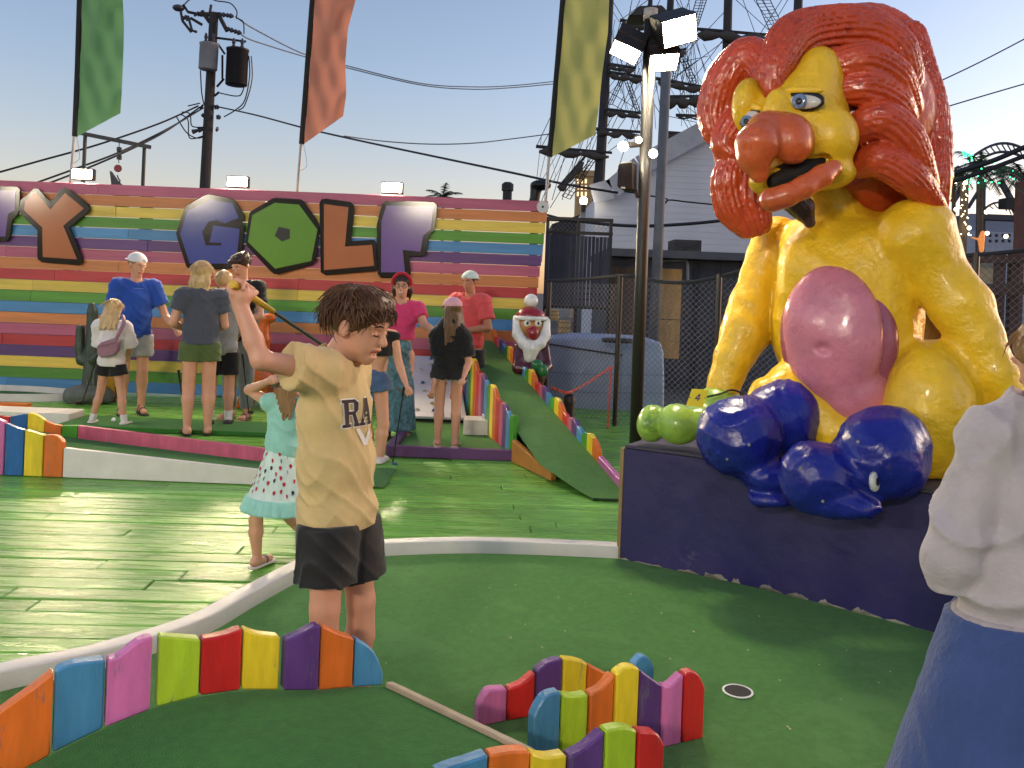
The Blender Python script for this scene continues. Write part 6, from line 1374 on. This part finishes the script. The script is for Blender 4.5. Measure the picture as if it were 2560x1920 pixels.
MB().lathe(W(1668,120,14), [(.09,0),(.09,.03),(.03,.05)], 14).build('cap', M_steel, gpo)
# ================================================================== right edge: palms, steel frame, lights, far building
pa1, c1 = palm('tall palm with green lights right of the lion mane', (2452,900), (2450,425), 24, 1.15, 17, M_leaf, M_trk, 11)
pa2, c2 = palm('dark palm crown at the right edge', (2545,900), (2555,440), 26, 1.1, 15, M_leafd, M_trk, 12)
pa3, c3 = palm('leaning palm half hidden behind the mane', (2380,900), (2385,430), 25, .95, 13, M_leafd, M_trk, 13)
M_gl = mat('green_bulb', (.05,1,.35), .4, 0, emit=4.0); M_wb = mat('warm_bulb', (1,.80,.5), .4, 0, emit=9.0)
gl_ = thing('green_string_lights', c1+Vector((0,-.5,0)), 'string of green lights wound in the tall palm', 'string lights')
for k in range(46): 
    x_, y_ = (2420+NR.normal(0,7), NR.uniform(378,410)) if k < 18 else ((2425+NR.normal(0,8), NR.uniform(440,475)) if k < 32 else (NR.uniform(2430,2540), NR.uniform(405,460)))
    obj('bulb', *uvball(W(x_,y_,23.2),(.022,.022,.022),np.eye(3),6,4), M_gl, gl_)
wl_ = thing('warm_string_lights', W(2410,560,22), 'warm string lights on a trunk beside the lion arm', 'string lights')
MB().tube([W(2412,455,22.1),(W(2404,650,22.1).x,22.1,-.2)], [.10,.13], 8).build('trunk', M_trk, wl_)
for k in range(28):
    x_, y_ = (2411+NR.normal(0,5), NR.uniform(455,560)) if k < 18 else (2400+NR.normal(0,20), NR.uniform(540,590))
    obj('bulb', *uvball(W(x_,y_,21.8),(.016,.016,.016),np.eye(3),6,4), M_wb, wl_)
for x_,y_ in ((2414,457),(2388,454),(2390,523),(2367,540),(2381,565),(2423,570),(2468,583),(2515,591),(2466,530)): obj('globe', *uvball(W(x_,y_,21.8),(.05,.05,.05),np.eye(3),8,6), M_wb, wl_, True)
D = 30; fr2 = thing('trestle', (W(2500,650,D).x,D,-.2), 'steel trestle frame with curved truss behind the palms', 'frame')
M_fs = mat('frame_steel', s(74,76,84), .7, .15); M_fr = mat('frame_rust', s(104,72,66), .8, .2)
for a,b,r_,m_ in (((2453,450),(2450,640),.11,M_fs),((2500,450),(2527,498),.08,M_fs),((2405,468),(2382,505),.08,M_fs),((2445,480),(2420,520),.05,M_fs)): MB().beam(W(*a,D),W(*b,D),r_*2,r_*2).build('member', m_, fr2)
arc = [W(2420+150*t_, 408-50*math.sin(math.pi*(.05+.75*t_)), D) for t_ in np.linspace(0,1.2,14)]
MB().tube(arc,.05,6).build('arch', M_fs, fr2); MB().tube([p_+Vector((0,0,-.3)) for p_ in arc],.05,6).build('arch', M_fs, fr2)
for k in range(13): MB().tube([arc[k],arc[k+1]+Vector((0,0,-.3))],.025,4).build('lattice', M_fs, fr2)
arc = [W(2450+90*t_, 532-26*math.sin(math.pi*t_), D) for t_ in np.linspace(0,1,9)]
MB().tube(arc,.04,6).build('arch', M_fs, fr2)
for k in range(8): MB().tube([arc[k],arc[k+1]+Vector((0,0,-.2))],.02,4).build('lattice', M_fs, fr2)
MB().beam(W(2552,455,D-6),(W(2548,650,D-6).x,D-6,-.2),.2,.2).build('rust_post', M_fr, fr2)
MB().box(W(2516,520,D-1),W(2548,500,D-.5)).build('junction_box', M_dark, fr2)
MB().box(W(2460,548,D-1),W(2548,542,D-.5)).build('cross_beam', M_fs, fr2)
MB().beam(W(2400,540,D),(W(2400,540,D).x,D,-.2),.16,.16).build('member', M_fs, fr2)
D = 70; hb_ = thing('far_building', (W(2500,650,D).x,D,-.2), 'distant pale building with tiny dark windows at far right', 'building')
MB().box((W(2425,650,D).x,D,-.2),(W(2640,650,D).x,D+8,W(2500,580,D).z)).build('wall', mat('far_wall', s(176,178,188), .7), hb_); MB().box((W(2430,650,D).x,D+.5,W(2500,580,D).z),(W(2620,650,D).x,D+7,W(2500,535,D).z)).build('upper_storey', mat('far_wall2', s(140,144,158), .7), hb_)
for x_ in range(2440,2560,16):
    for y_ in (588,602): MB().box(W(x_,y_+4,D)-Vector((0,.05,0)),W(x_+6,y_-3,D)).build('window', M_dark, hb_)
D = 12; rw = thing('timber_railing', (W(2480,650,D).x,D,-.2), 'dark red timber railing behind the fence at far right', 'railing')
for y_,h_ in ((650,.10),(725,.16)): MB().beam(W(2390,y_,D),W(2680,y_-4,D),.08,h_).build('rail', mat('timber_red', s(84,58,52), .8, .2), rw)
for x_ in (2400,2510,2545,2600,2660): MB().beam((W(x_,650,D).x,D+.1,-.2),(W(x_,650,D).x,D+.1,W(x_,630,D).z),.12,.1).build('post', mat('timber_red', s(84,58,52)), rw)
sgn = MB().box(W(2412,705,D+.4),W(2502,655,D+.45)).build('cream_board', mat('panel_cream', s(206,190,160), .6, .15, 3)); tag(sgn, 'pale cream board behind the railing at far right', 'board')
MB().beam((W(2456,650,D+.5).x,D+.5,-.2),(W(2456,650,D+.5).x,D+.5,W(2456,660,D).z),.06,.06).build('stand', M_dark, sgn)
fg = thing('lit_figure', W(2455,625,20), 'small orange lit ornament beyond the right fence', 'ornament'); ss = SDF(); ss.path([W(2454,626,20),W(2453,600,20),W(2457,582,20)],[.05,.07,.05],.02); ss.path([W(2453,600,20),W(2430,594,20)],[.03,.02],.02); ss.build('figure', .02, mat('ornament_orange', s(230,140,70), .5, 0, emit=.6), fg)
MB().beam((W(2454,650,20.05).x,20.05,-.2),(W(2454,650,20.05).x,20.05,W(2454,626,20).z),.06,.06).build('stand', M_dark, fg)
